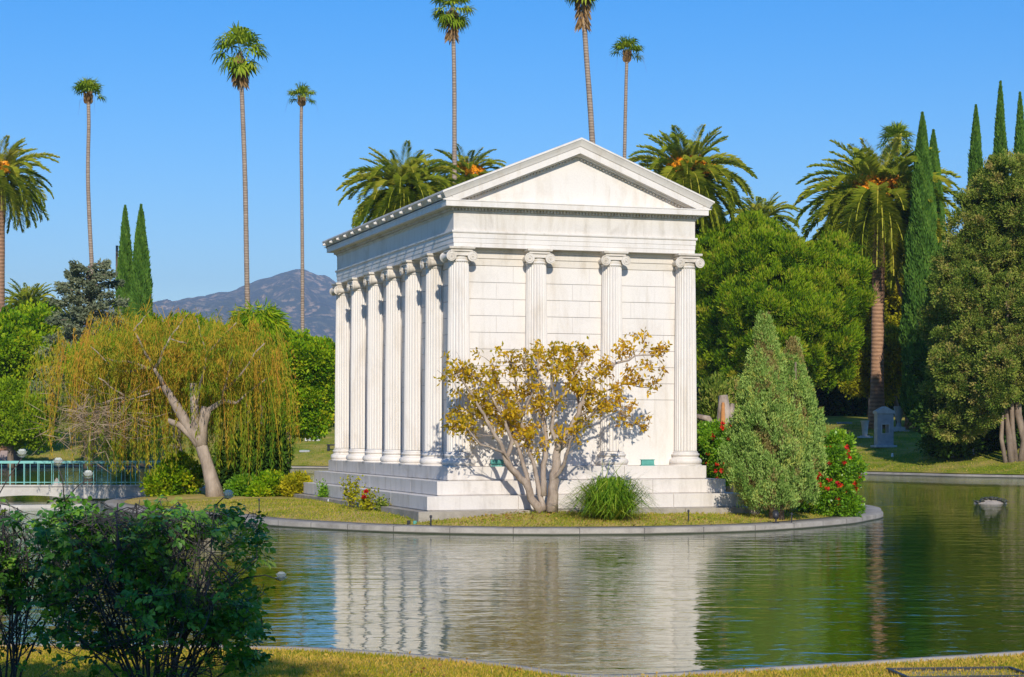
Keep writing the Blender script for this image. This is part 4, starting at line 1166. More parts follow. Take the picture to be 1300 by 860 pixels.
# ---- golden magnolia in front of the facade
TY = 51.6
def tp(px, py, dy=0): return np.array([wx(px, TY+dy), TY+dy, wz(py, TY+dy)])
tb = isl(692, TY); org = np.array([tb[0], tb[1], tb[2]-.08])
mag = empty('golden_tree', tuple(org), 'small many-stemmed tree with golden yellow leaves in front of the temple facade', 'tree')
mb = MB(); sites = []
limbs_ = [
 ([(686,650),(672,622),(655,600),(642,585)], .15, .09, -.1),
 ([(655,602),(640,580),(634,560),(618,535),(604,510),(585,480),(572,475)], .10, .02, -.5),
 ([(642,585),(650,560),(640,530),(625,505),(606,480),(590,470)], .08, .02, -.2),
 ([(672,625),(664,590),(650,550),(640,520),(632,490),(625,462)], .09, .02, .3),
 ([(690,648),(684,620),(678,590),(668,560),(662,530),(655,490),(648,460)], .10, .02, .1),
 ([(700,650),(702,620),(706,595),(708,570)], .22, .12, 0),
 ([(690,630),(690,590),(694,560),(688,520),(684,480),(682,450)], .11, .02, .3),
 ([(708,572),(722,548),(735,525),(742,500),(755,480),(780,462),(806,452),(842,452)], .12, .015, -.2),
 ([(708,575),(700,545),(706,515),(700,480),(703,452)], .09, .02, -.3),
 ([(710,570),(728,555),(738,530),(733,500),(728,470),(722,450)], .09, .02, .5),
 ([(735,528),(755,520),(775,515),(795,530),(818,545)], .05, .015, -.5),
 ([(742,500),(760,500),(790,488),(825,492)], .05, .015, .4),
 ([(700,620),(716,590),(724,560),(748,530),(768,500)], .08, .02, -.6),
 ([(655,600),(640,575),(610,565),(590,540),(574,545)], .05, .014, -.7),
 ([(668,560),(640,530),(610,525),(588,530)], .05, .014, .5),
 ([(706,515),(720,490),(740,462),(745,450)], .05, .014, .1),
 ([(662,530),(676,500),(668,470),(665,452)], .05, .014, -.4),
]
for pts, r0, r1, dy in limbs_:
    P = [tp(a, b, dy*(i/(len(pts)-1))*1.6) for i, (a, b) in enumerate(pts)]
    q = [P[0]]
    for i in range(len(P)-1):
        for t in (.33, .66, 1): q.append(P[i]*(1-t)+P[i+1]*t+RG.normal(size=3)*.022*(t < 1))
    rr = [r0+(r1-r0)*(i/(len(q)-1))**.8 for i in range(len(q))]
    mb.tube([v-org for v in q], [.82*r_ for r_ in rr], 9, wob=.14)
    n = len(q)
    if r1 > .06: continue
    for i in range(n//3, n):
        for _ in range(2):
            if RG.random() < .85:
                d = unit(RG.normal(size=3)*np.array([.9,.9,.6])+np.array([0,0,.55])); l = .25+.42*RG.random()
                e1 = q[i]+d*l; e1[2] = max(e1[2], wz(560, TY))
                mb.tube([q[i]-org, (q[i]+e1)/2-org+RG.normal(size=3)*.02, e1-org], [.010, .007, .004], 5)
                sites.append(e1); sites.append((q[i]+e1)/2)
    sites.append(q[-1]); sites.append(q[-2])
mb.build('trunk', M['bark_pale'], mag, True)
lv = Leaves()
S_ = np.array(sites); keep = (S_[:, 2] > wz(548, TY)) | (RG.random(len(S_)) < .25); S_ = S_[keep]; S_ = S_[RG.random(len(S_)) < .62]
per = 19; idx = np.repeat(np.arange(len(S_)), per); m = len(idx)
P = S_[idx] + RG.normal(size=(m,3))*.075
D = RG.normal(size=(m,3))*.8 + np.array([0,0,-.25])
brown = np.clip((P[:, 0]-tp(740,0)[0])/1.2, 0, 1)*.35
lv.add(P, D, .145*(.6+.7*RG.random(m)), .072, np.clip(.32+brown+.2*RG.normal(size=m), 0, 1), fold=.2)
lv.build('leaves', M['l_gold'], mag, org)

# ---- fallen leaves
lv = Leaves(); k = 420
X = .85+RG.normal(size=k)*2.0; Y_ = 51.2+RG.normal(size=k)*.7
rbn, _ = isl_r(X, Y_); ok = (rbn - np.hypot(X-IC[0], Y_-IC[1]) > .1) & (Y_ < 51.9+(X-.85)*.33); X = X[ok]; Y_ = Y_[ok]; k = len(X)
D = RG.normal(size=(k,3)); D[:, 2] *= .2
lv.add(np.stack([X, Y_, iz(X, Y_)+.05], 1), D, .10, .055, RG.random(k), side=np.array([0,0,1.])+RG.normal(size=(k,3))*.2, fold=.2)
k = 520; Y_ = 16.5+6*RG.random(k); X = RG.uniform(-.28, .28, k)*Y_
rbn, _ = pond_r(X, Y_); ok = np.hypot(X-PC[0], Y_-PC[1])-rbn > .1; X = X[ok]; Y_ = Y_[ok]; k = len(X)
D = RG.normal(size=(k,3)); D[:, 2] *= .3
lv.add(np.stack([X, Y_, gz(X, Y_)+.035], 1), D, .05, .028, RG.random(k), fold=.2)
o = lv.build('fallen_leaves', leafmat('fallen_leaf', [(.16,.08,.03), (.34,.17,.05), (.50,.34,.08), (.26,.11,.04)], .1, .8, .05)); tag(o, 'dry brown and yellow leaves fallen on the lawns', 'fallen leaves', kind='stuff')

# ---- ornamental grass clump
gx_, gy_, gz_ = isl(775, 50.95); org = np.array([gx_, gy_, gz_-.03])
lv = Leaves(); k = 1700
az = RG.random(k)*6.28; el = R(22)+R(66)*RG.random(k)**.8; l = .55+1.1*RG.random(k)
b0 = np.stack([np.cos(az)*.32*RG.random(k), np.sin(az)*.32*RG.random(k), np.zeros(k)], 1)+org
d = np.stack([np.cos(az)*np.cos(el), np.sin(az)*np.cos(el), np.sin(el)], 1)
p1 = b0+d*l[:, None]*.72; p2 = p1 + unit(d*np.array([1,1,.15])+np.array([0,0,-.42])+.35*RG.normal(size=(k,3)))*l[:, None]*.42
p2[:, 2] = np.maximum(p2[:, 2], org[2]+.04)
side = np.stack([-np.sin(az), np.cos(az), np.zeros(k)], 1)
lv.blade(b0, p1, p2, np.full(k, .020), np.full(k, .026), side, np.clip(.45+.33*RG.normal(size=k), 0, 1))
o = lv.build('grass_clump', M['l_blade'], None, (0,0,0))
# place its origin at the base
o.location = tuple(org); 
o.data.transform(Matrix.Translation(-Vector(org)))
tag(o, 'arching clump of tall green grass at the foot of the facade', 'ornamental grass')

# ---- juniper, hibiscus, wild shrub, stump on the right
JY = 53.1
bx, _, bz = isl(982, JY); org = np.array([bx, JY, bz-.05])
jun = empty('juniper_tree', tuple(org), 'blue green conical juniper with two tops right of the temple steps', 'conifer')
mb = MB(); limb(mb, (0,0,0), tuple(B(972,430,1,1,JY)[0]-org), .13, .03, 6, .01, 8); limb(mb, (.2,0,0), tuple(B(1010,460,1,1,JY)[0]-org), .1, .03, 6, .02, 8); mb.build('trunk', M['bark'], jun, True)
def cone_sprays(axis0, axis1, prof, n, lv, dr, px_lim=None):
    """vertical sprays whose tips form a lumpy cone; prof: list (t, radius)"""
    ts, rs = zip(*prof); t = RG.random(n)**.9; az = RG.random(n)*6.28
    r = np.interp(t, ts, rs)*(1+.12*np.sin(az*3+t*17)+.10*np.sin(az*5-t*31))
    rr = r*(.62+.42*RG.random(n)**.6)
    C = axis0+(axis1-axis0)*t[:, None]+np.stack([np.cos(az)*rr, np.sin(az)*rr, np.zeros(n)], 1)
    out = np.stack([np.cos(az), np.sin(az), np.zeros(n)], 1)
    inside = rr/np.maximum(r, .01)
    lump = np.sin(C[:,0]*4.1+1)*np.sin(C[:,2]*2.6+C[:,0]*1.3)+.7*np.sin(C[:,0]*7.3+C[:,2]*5.1)+.5*np.sin(C[:,1]*5+C[:,2]*3.3)
    C = C - out*(np.clip(-lump, 0, 1.2)*.42*np.minimum(r, .8))[:, None]
    per = 62; idx = np.repeat(np.arange(n), per); m = len(idx)
    h = (.16+.22*RG.random(n))[idx]; s = RG.random(m)
    w_ = (.085*(1-s*.75))
    P = C[idx] + np.stack([RG.normal(size=m)*w_, RG.normal(size=m)*w_, s*h*1.3], 1) + out[idx]*(s*.07)[:, None]
    D = out[idx]*.45+np.array([0,0,1.])+RG.normal(size=(m,3))*.42
    dry = (inside < .74) | (lump < -.75) | (RG.random(n) < .06)
    dm = dry[idx]; tt = np.clip((.46+.2*RG.normal(size=n))[idx]+.12*RG.normal(size=m)+.15*(s-.5), 0, 1)
    lv.add(P[~dm], D[~dm], .09, .026, tt[~dm]); dr.add(P[dm], D[dm], .085, .024, tt[dm])
lv = Leaves(); dr = Leaves()
a0 = B(978,650,1,1,JY)[0]; a1 = B(970,418,1,1,JY)[0]; a1[1] = JY; 
k = JY/F
cone_sprays(a0, a1, [(0,34*k),(.08,52*k),(.3,49*k),(.5,38*k),(.7,23*k),(.85,12*k),(1,2*k)], 2000, lv, dr)
a0 = np.array([wx(1003, JY+.25), JY+.25, wz(645, JY)]); a1 = np.array([wx(1007, JY+.35), JY+.35, wz(448, JY)])
cone_sprays(a0, a1, [(0,26*k),(.2,40*k),(.45,36*k),(.7,22*k),(.88,10*k),(1,3*k)], 1300, lv, dr)
lv.build('crown', M['l_jun'], jun, org); dr.build('dry_inner_foliage', M['l_jun_dry'], jun, org)

def hibiscus(label, blobs, Y, px, fl):
    e = bush('hibiscus_bush', label, blobs, Y, px, 'l_hib', 520, .15, 60, .085, .055, pf=(34,.34), group='hibiscus bushes with red flowers')
    P, Nn = on_blobs(blobs, fl*5, .97)
    P = P[(Nn[:, 1] < .1)][:fl]; e0 = np.array(e.location)
    for q in P:
        f = Leaves(); m = 9; d = unit(np.array([RG.normal()*.4, -1, RG.normal()*.4+.2]))
        f.add(np.repeat((q+d*.14)[None], m, 0), d*.35+RG.normal(size=(m,3))*.7, .10, .09, RG.random(m), fold=.2)
        f.build('flower', M['red'], e, e0)
    return e
hibiscus('hibiscus bush with red flowers at the right tip of the island beside the juniper', [B(1052,604,36,38,56,.8), B(1030,620,26,26,55.6,.6), B(1062,585,24,26,56.3,.6), B(1060,630,26,16,56,.6)], 56, 1050, 42)
hibiscus('hibiscus bush with red flowers between the temple steps and the juniper', [B(905,570,22,28,62,.8), B(925,565,22,26,61.5,.7), B(915,595,22,20,61.5,.7)], 61.8, 910, 30)
bush('wild_shrub', 'brownish green overgrown shrub behind the hibiscus beside the right corner column', [B(905,515,20,34,66,1), B(930,520,22,34,66.5,1), B(895,545,14,26,66,1)], 66, 912, 'l_thuja', 300, .25, 40, .15, .05, up=.9)
x, _, z = isl(917, 63.5); st = empty('tree_stump', (x, 63.5, z-.05), 'pale broken tree stump with orange rotten wood above the hibiscus right of the temple', 'tree stump')
mb = MB(); H = wz(500, 63.5)-z; mb.tube([(0,0,0),(.05,0,H*.5),(.08,0,H*.8),(.02,.02,H)], [.34,.26,.25,.14], 12, wob=.35); mb.tube([(-.05,0,H*.6),(-.5,-.1,H*.78),(-.85,0,H*.80)], [.14,.12,.08], 8, wob=.3)
mb.tube([(.12,0,H*.5),(.3,-.05,H*.8),(.33,0,H*.92)], [.14,.12,.06], 8, wob=.3); mb.build('stump', M['bark_pale'], st, True)
mb = MB(); mb.tube([(-.02,-.2,H*.45),(0,-.24,H*.7),(.0,-.2,H*.93)], [.06,.1,.05], 8, wob=.5); mb.build('rotten_wood', plain('orange_rot', (.50,.22,.07), .9, 0, .4), st, True)

# ---- fixtures on the island
def fixture(label, px, py, Y0, w_, h_, name, kind):
    """sits on the top step in front of the facade wall"""
    x = wx(px, Y0); e = empty(name, (x, Y0, ZA), label, 'light fixture' if kind == 'lamp' else 'box', None, PHI)
    mb = MB(); mb.box(-w_/2, w_/2, -.05, .05, .001, .03)
    if kind == 'lamp':
        mb.build('bracket', M['teal'], e); mb = MB()
        mb.tube([(-w_*.5,0,.12), (-w_*.42,0,.12), (-w_*.41,0,.12), (w_*.35,0,.12), (w_*.36,0,.12), (w_*.5,0,.12)], [.05,.085,.075,.075,.06,.05], 14); mb.build('lamp_body', M['teal'], e, True)
        mb = MB(); mb.box(-.02,.02,-.03,.03,.03,.10); mb.build('stem', M['teal'], e)
    else:
        mb.build('foot', M['teal'], e); mb = MB(); mb.box(-w_/2+.02, w_/2-.02, -.045, .045, .03, h_); mb.build('lamp_body', M['teal'], e, bevel=.01)
        mb = MB(); mb.box(-w_/2, w_/2, -.06, .06, h_+.001, h_+.02); mb.build('lid', M['teal'], e, bevel=.004)
fixture('green tubular floodlight lying on the top step behind the golden tree', 632, 587, 53.05, .42, .2, 'floodlight', 'lamp')
fixture('green box-shaped floodlight on the top step near the right corner column', 822, 585, 54.25, .42, .16, 'floodlight', 'box')
def stake(label, px, Y, h, r=.016, head=True):
    x, _, z = isl(px, Y); e = empty('sprinkler', (x, Y, z), label, 'sprinkler', 'sprinkler risers in the island lawn')
    mb = MB(); mb.tube([(0,0,-.05),(0,0,h)], r, 8); mb.build('pipe', M['dark'], e)
    mb = MB(); mb.tube([(0,0,h),(0,0,h+.015),(0,0,h+.07)], [r*1.4,r*2,r*1.5], 10); mb.build('head', M['dark'], e)
stake('thin tall riser standing in the lawn right of the willow', 329, 57.2, .38)
stake('short dark riser in front of the near corner of the steps', 547, 50.3, .20, .02)
stake('thin riser in front of the right end of the steps', 874, 50.9, .26)
stake('short riser just right of the spotlight by the juniper', 1005, 51.9, .2)
x, _, z = isl(985, 51.7); e = empty('spotlight', (x, 51.7, z), 'small black garden spotlight on the grass in front of the juniper', 'spotlight')
mb = MB(); mb.tube([(0,0,-.03),(0,0,.16)], .02, 8); mb.tube([(0,0,.0),(0,0,.02)], .09, 12); mb.build('stand', M['dark'], e)
mb = MB(); mb.tube([(0,-.02,.14),(0,.05,.22),(0,.12,.28)], [.07,.09,.095], 12); mb.build('lamp_head', M['dark'], e, True)
x, _, z = isl(519, 51.0); x = wx(519, 50.75); z = float(iz(x, 50.75))
e = empty('valve_box', (x, 50.75, z), 'small dark valve cover and stub beside the corner of the foundation', 'valve')
mb = MB(); mb.tube([(0,0,-.02),(0,0,.1)], .045, 10); mb.build('cap', M['dark'], e); mb = MB(); mb.tube([(.16,0,-.02),(.16,0,.09)], .05, 10); mb.build('pipe_stub', M['teal'], e)
x, _, z = isl(418, 61.0); e = empty('ground_light', (x, 61.0, z), 'small white round light in the grass beside the slender rose', 'light fixture')
mb = MB(); mb.ball((0,0,.06), .06, 12, 8); mb.build('globe', M['white'], e, True); mb = MB(); mb.lathe([(.05,-.02),(.04,.02)], 12); mb.build('base', M['dark'], e)

# ================================================================ footbridge at left
BY = 74.0
bx0, bx1 = wx(-45, BY), wx(238, BY); zt_ = wz(618, BY); zu = wz(629, BY)
e = empty('footbridge', ((bx0+bx1)/2, BY, zt_), 'pale low footbridge with a turquoise railing leading to the island', 'bridge')
off = (-(bx0+bx1)/2, -BY, -zt_)
mb = MB(off); n = 40; V = []; Fc = []
for i in range(n+1):
    t = i/n; x = bx0+(bx1-bx0)*t; ar = .12*math.sin(math.pi*t)
    zl = -.3 if (i in (0, n)) else zu-.12+.12*math.sin(math.pi*min(1, max(0, (t-.08)/.42)))
    V += [(x, BY-.1, zt_+0), (x, BY-.1, zl), (x, BY+2.2, zl), (x, BY+2.2, zt_)]
for i in range(n):
    for k in range(4): q = (k+1) % 4; Fc.append((i*4+k, i*4+q, (i+1)*4+q, (i+1)*4+k))
Fc += [(0,1,2,3)[::-1], (n*4, n*4+1, n*4+2, n*4+3)]
mb.add(V, Fc); mb.build('deck', M['deck'], e)
mb = MB(off); mb.box(bx0, bx1, BY-.16, BY-.02, zt_+.004, zt_+.07); mb.build('deck_edge', M['deck'], e, bevel=.01)
zr = wz(587.5, BY)
mb = MB(off); mb.box(bx0, bx1, BY+.0, BY+.06, zr-.035, zr+.035); mb.box(bx0, bx1, BY+.01, BY+.05, zt_+.15, zt_+.18); mb.build('handrail', M['rail'], e)
bal0 = None; k = 0; xs = []
x = bx0+.1
while x < bx1-.05: xs += [x, x+.21]; x += .55
for x in xs:
    if bal0 is None:
        mb = MB(); mb.box(-.009, .009, -.009, .009, 0, zr-zt_-.037); bal0 = mb.build('baluster', M['rail'], e); c = bal0
    else: c = bal0.copy(); COL.objects.link(c); c.parent = e
    c.location = (x+off[0], .03, .002)
mb = MB(off); mb.box(bx0, bx1, BY+2.05, BY+2.10, zr-.035, zr+.035)
x = bx0+.1
while x < bx1: mb.box(x-.011, x+.011, BY+2.06, BY+2.09, zt_, zr-.036); x += .55
mb.build('rear_railing', M['rail'], e)
# abutment towards the island
mb = MB(); x0 = bx1-.3; mb.box(x0, x0+1.6, BY-.3, BY+2.4, -.5, zt_-.02); o = mb.build('bridge_abutment', M['deck'], None, bevel=.02); tag(o, 'pale concrete landing where the footbridge meets the island', 'abutment')
# near low stone edge, seen over the rose bush
mb = MB(); n = 30; V = []; Fc = []
for i in range(n+1):
    x = wx(-40, 66)+(wx(98, 66)-wx(-40, 66))*i/n; y = 66+1.4*(i/n-.35)**2*2
    V += [(x, y, -.2), (x, y, .11), (x, y+.5, .11), (x, y+.5, -.2)]
for i in range(n):
    for k in range(3): Fc.append((i*4+k, (i+1)*4+k, (i+1)*4+k+1, i*4+k+1))
Fc += [(0,1,2,3), (n*4+3, n*4+2, n*4+1, n*4)]
mb.add(V, Fc); o = mb.build('stone_ledge', M['deck']); tag(o, 'low pale curved ledge in the water below the footbridge at left', 'ledge')

# rocks with turtles
def rock(label, px, py, wpx, hpx, turtles=0, peak=False):
    Y = (CZ)*F/(py-HZ); x = wx(px, Y); w_ = wpx*Y/F; h = hpx*Y/F
    e = empty('pond_rock', (x, Y, 0), label, 'rock')
    mb = MB(); n = 26; m = 9; V = []; Fc = []
    for j in range(m+1):
        t = j/m
        for i in range(n):
            a = 6.283*i/n; r = (1-t**2.2*.96 if not peak else 1-t*.97)*(1+.10*math.sin(a*3+1)+.05*math.sin(a*7+t*4)+rnd.uniform(-.03,.03))
            V.append((math.cos(a)*r*w_/2, math.sin(a)*r*w_*.38, -.15+(h+.15)*t+rnd.uniform(-.01,.01)))
    for j in range(m):
        for i in range(n): k = (i+1) % n; Fc.append((j*n+i, j*n+k, (j+1)*n+k, (j+1)*n+i))
    Fc.append(tuple(m*n+i for i in range(n))); mb.add(V, Fc); mb.build('stone', M['rock'], e, False)
    return e, x, Y, w_, h
e, rx_, RY, rw, rh = rock('low pale rock crowded with turtles in the pond at right', 1257, 639, 46, 6.5)
rock('pale pointed rock in the water behind the footbridge railing', 72, 622, 30, 15, peak=True)[0]
tur = None
tl = ['turtle at the left end of the pond rock', 'second turtle from the left on the pond rock', 'raised turtle left of the middle of the pond rock', 'turtle in the middle of the pond rock', 'turtle right of the middle of the pond rock', 'turtle near the right end of the pond rock', 'turtle at the right end sliding off the pond rock', 'turtle behind the others on top of the pond rock']
for i, (u, dz, dy) in enumerate([(-.78,.30,-.05), (-.52,.62,-.1), (-.28,.92,0), (-.02,1.0,-.12), (.24,.96,-.06), (.48,.78,-.08), (.76,.42,-.06), (.1,1.02,.14)]):
    if tur is None:
        tur = empty('turtle', (0,0,0)); mb = MB(); mb.ball((0,0,.035), .105, 14, 8, (1, .8, .5)); mb.build('shell', M['turtle'], tur, True)
        mb = MB(); mb.tube([(.08,0,.035),(.13,0,.055),(.17,0,.065)], [.022,.02,.026], 8); mb.build('head', M['skin_t'], tur, True)
        for a in (.6, -.6, 2.5, -2.5): mb = MB(); mb.tube([(.07*math.cos(a),.06*math.sin(a),.025),(.13*math.cos(a),.12*math.sin(a),.0)], [.025,.014], 6); mb.build('leg', M['skin_t'], tur, True); c = tur
    else: c = copy_tree(tur)
    c.location = (rx_+u*rw/2, RY+dy-.1, rh*dz-.03); c.rotation_euler = (0, .15*u, rnd.uniform(0, 6.28))
    tag(c, tl[i], 'turtle', 'turtles basking on the pond rock')

# ================================================================ far bank objects
def ground_at(px, py):
    """walk outwards along the pixel's ray until it meets the far ground"""
    for Y in np.arange(100, 220, .25):
        x = wx(px, Y)
        rb_, _ = pond_r(x, Y)
        if np.hypot(x-PC[0], Y-PC[1]) < rb_+.4: continue
        if float(gz(x, Y)) >= wz(py, Y): return x, Y, float(gz(x, Y))
    return x, Y, float(gz(x, Y))
# kiosk shaped monument
x, y, z = ground_at(1122, 568); s = y/F
e = empty('grave_monument', (x, y, z-.03), 'tall pale grave monument with a square opening and gabled top on the right lawn', 'monument', None, .12)
def pxs(v): return v*s
mb = MB(); mb.box(-pxs(14), pxs(14), -pxs(11), pxs(11), 0, pxs(3)); mb.build('base', M['granite2'], e, bevel=.02)
mb = MB(); hw = pxs(10.5); d = pxs(7); z0 = pxs(3); z1 = pxs(18); z2 = pxs(29); z3 = pxs(43)
mb.box(-hw, hw, -d, d, z0, z1); mb.box(-hw, -hw*.42, -d, d, z1, z2); mb.box(hw*.42, hw, -d, d, z1, z2); mb.box(-hw, hw, -d, d, z2, z3); mb.build('body', M['granite'], e)
mb = MB(); mb.box(-hw-.07, hw+.07, -d-.07, d+.07, z3+.002, z3+.16); V = [(-hw-.07,-d-.07,z3+.162),(hw+.07,-d-.07,z3+.162),(0,-d-.07,z3+.48),(-hw-.07,d+.07,z3+.162),(hw+.07,d+.07,z3+.162),(0,d+.07,z3+.48)]
mb.add(V, [(0,1,2),(5,4,3),(0,2,5,3),(1,4,5,2),(0,3,4,1)]); mb.build('gable_cap', M['granite2'], e)
mb = MB(); mb.box(-hw*.55, hw*.55, -d-.04, -d-.002, z1-.05, z1); mb.box(-hw*.55, hw*.55, -d-.04, -d-.002, z2, z2+.05); mb.box(-hw*.55, -hw*.43, -d-.04, -d-.002, z1+.001, z2-.001); mb.box(hw*.43, hw*.55, -d-.04, -d-.002, z1+.001, z2-.001); mb.build('frame', M['granite2'], e)
# urns
def urn(label, px, py, h_px, prof, mat, basepx):
    x, y, z = ground_at(px, py); s = y/F; e = empty('stone_urn', (x, y, z-.02), label, 'urn', 'stone urns beside the tall grave monument')
    mb = MB(); mb.box(-basepx*s/2, basepx*s/2, -basepx*s/3, basepx*s/3, 0, 2.2*s); mb.box(-basepx*s*.3, basepx*s*.3, -basepx*s*.25, basepx*s*.25, 2.2*s+.001, 6*s if h_px > 28 else 3.2*s); mb.build('plinth', M['granite2'], e, bevel=.02)
    b = 6*s if h_px > 28 else 3.2*s
    mb = MB(); mb.lathe([(r*s, b+.002+t*(h_px*s-b)) for r, t in prof], 24); mb.build('vase', M[mat], e, True, autos=R(35))
urn('slim straight-sided stone vase left of the tall grave monument', 1098, 556, 22, [(3,0),(3.4,.1),(4.0,.5),(4.8,.9),(5.6,.96),(5.6,1)], 'granite2', 18)
urn('goblet-shaped stone urn on a stepped base right of the tall grave monument', 1141, 548, 32, [(4,0),(3,.08),(1.8,.2),(2,.26),(4.5,.42),(5.5,.62),(5.6,.85),(6.6,.96),(6.4,1)], 'granite', 24)
# bench
def bench(label, px, py, wpx, mat, h=.45):
    x, y, z = ground_at(px, py); w_ = wpx*y/F; e = empty('stone_bench', (x, y, z-.02), label, 'bench')
    mb = MB(); mb.box(-w_/2, w_/2, -.25, .25, h-.10, h); mb.build('seat', M[mat], e, bevel=.015)
    for sx in (-1, 1): mb = MB(); mb.box(sx*w_*.36-.09, sx*w_*.36+.09, -.2, .2, 0, h-.102); mb.build('leg', M[mat], e, bevel=.01)
bench('grey stone bench in the shade under the bronze conifer', 1222, 581, 34, 'granite', .62)
bench('dark low bench on the left lawn beside the rear temple column', 423, 573, 16, 'blackstone', .5)
# headstones on the left
def block_stone(label, px, py, wpx, hpx, mat, taper=.6, name='headstone', base=True, d=.4):
    x, y, z = ground_at(px, py); s = y/F; w_ = wpx*s; h = hpx*s
    e = empty(name, (x, y, z-.03), label, 'headstone')
    if base: mb = MB(); mb.box(-w_/2, w_/2, -d/2-.1, d/2+.1, 0, h*.22); mb.build('base', M[mat], e, bevel=.02)
    b = h*.222 if base else 0; a = w_/2*.86
    mb = MB(); V = [(-a,-d/2,b),(a,-d/2,b),(a,d/2,b),(-a,d/2,b),(-a*taper,-d/2*taper,h),(a*taper,-d/2*taper,h),(a*taper,d/2*taper,h),(-a*taper,d/2*taper,h)]
    mb.add(V, [(0,3,2,1),(4,5,6,7),(0,1,5,4),(1,2,6,5),(2,3,7,6),(3,0,4,7)]); mb.build('stone', M[mat], e, bevel=.03); return e
block_stone('pale tapered headstone under the leafy tree left of the temple', 397, 560, 19, 17, 'granite2', .55)
block_stone('grey rough headstone on the lawn behind the left edge of the willow', 35, 556, 16, 9, 'granite2', .75)
e = block_stone('pinkish headstone with a dark plate at the far left by the lime tree', 8, 586, 22, 14, 'pink', .7)
x, y, z = tuple(e.location); mb = MB(); mb.box(.12,.42,-.215,-.20,.34,.50); mb.build('plate', M['blackstone'], e)
def flat_marker(label, px, py, wpx, mat='granite', grp='flat grave markers in the lawns'):
    x, y, z = ground_at(px, py); w_ = wpx*y/F; o = empty('grave_marker', (x, y, z), label, 'grave marker', grp)
    mb = MB(); mb.box(-w_/2, w_/2, -.35, .35, -.05, .10); mb.build('slab', M[mat], o, bevel=.015); mb = MB(); mb.box(-w_/2+.08, w_/2-.08, -.27, .27, .101, .115); mb.build('plate', M['teal' if mat == 'granite' else 'granite2'], o)
flat_marker('flat marker in the left lawn in front of the tapered headstone', 387, 574, 13)
flat_marker('flat marker under the date palm across the pond', 1072, 538, 18)
flat_marker('flat marker left of the date palm beside the dark shade', 1060, 527, 26, 'granite2')
flat_marker('flat marker at the lawn edge behind the goblet urn', 1165, 528, 20, 'granite2')
# distant graves in the shade at right: crosses, statue, wreath
def cross(label, px, py, hpx):
    x, y, z = ground_at(px, py); h = hpx*y/F; e = empty('stone_cross', (x, y, z-.03), label, 'cross')
    mb = MB(); mb.box(-.45,.45,-.3,.3,0,.35); mb.build('base', M['white'], e, bevel=.02)
    mb = MB(); mb.box(-.11,.11,-.09,.09,.352,h); mb.box(-.45,-.112,-.088,.088,h*.68,h*.68+.2); mb.box(.112,.45,-.088,.088,h*.68,h*.68+.2)
    for c_ in ((-.47,h*.68+.1),(.47,h*.68+.1),(0,h+.03)): mb.ball((c_[0],0,c_[1]), .15, 10, 6, (1,.6,1))
    mb.build('cross', M['white'], e)
cross('white stone cross with rounded ends behind the date palm trunk', 1099, 521, 26)
x, y, z = ground_at(1088, 522); e = empty('statue', (x, y, z-.03), 'white robed figure statue beside the white cross', 'statue')
mb = MB(); mb.box(-.5,.5,-.35,.35,0,.4); mb.build('pedestal', M['white'], e, bevel=.02)
mb = MB(); mb.lathe([(.34,.402),(.30,.7),(.22,1.1),(.27,1.35),(.20,1.5),(.08,1.56),(.08,1.6),(.13,1.68),(.13,1.78),(.04,1.86)], 14); mb.tube([(-.22,0,1.38),(-.42,-.1,1.15),(-.25,-.25,1.2)], [.09,.08,.05], 7); mb.tube([(.22,0,1.38),(.38,-.1,1.15),(.1,-.28,1.22)], [.09,.08,.05], 7); mb.build('figure', M['white'], e, True)
for lab, px, py, w_, h_, mt in (('low pale tomb slab left of the white statue', 1082, 526, 26, 5, 'granite2'), ('dark upright gravestone left of the white statue', 1062, 522, 14, 15, 'granite'), ('grey gravestone behind the juniper top across the pond', 1046, 524, 12, 12, 'granite2'), ('small grey gravestone right of the palm trunk', 1168, 522, 26, 6, 'granite2'), ('reddish gravestone right of the white cross', 1105, 524, 8, 12, 'pink')):
    block_stone(lab, px, py, w_, h_, mt, .9, 'gravestone')
x, y, z = ground_at(1134, 524); e = empty('wreath', (x, y, z), 'flower wreath in green and white on a stand right of the palm trunk', 'wreath')
mb = MB()
for a in (-.35, .35): mb.tube([(a,-.2,0),(0,.1,1.7)], .03, 6)
mb.tube([(0,.6,0),(0,.1,1.7)], .03, 6); mb.build('stand', M['dark'], e)
lv = Leaves(); k = 1200; a = RG.random(k)*6.283; C = np.stack([np.cos(a)*.55, np.zeros(k)-.05, 1.25+np.sin(a)*.6], 1); lv.add(C+RG.normal(size=(k,3))*.08, RG.normal(size=(k,3)), .2, .12, RG.random(k)); lv.build('greenery', M['l_green'], e)
lv = Leaves(); k = 260; a = RG.random(k)*6.283; C = np.stack([np.cos(a)*.55, np.zeros(k)-.16, 1.25+np.sin(a)*.6], 1); lv.add(C+RG.normal(size=(k,3))*.06, RG.normal(size=(k,3)), .13, .12, RG.random(k)); lv.build('white_flowers', M['petal'], e)
x, y, z = ground_at(1133, 581); e = empty('flower_vase', (x, y, z), 'tiny white grave vase in the shaded lawn near the right kerb', 'vase'); mb = MB(); mb.lathe([(.06,0),(.09,.08),(.07,.16)], 12); mb.build('pot', M['white'], e, True)
mb = MB(); mb.ball((0,0,.2), .07, 8, 6); mb.build('blossom', M['white'], e)
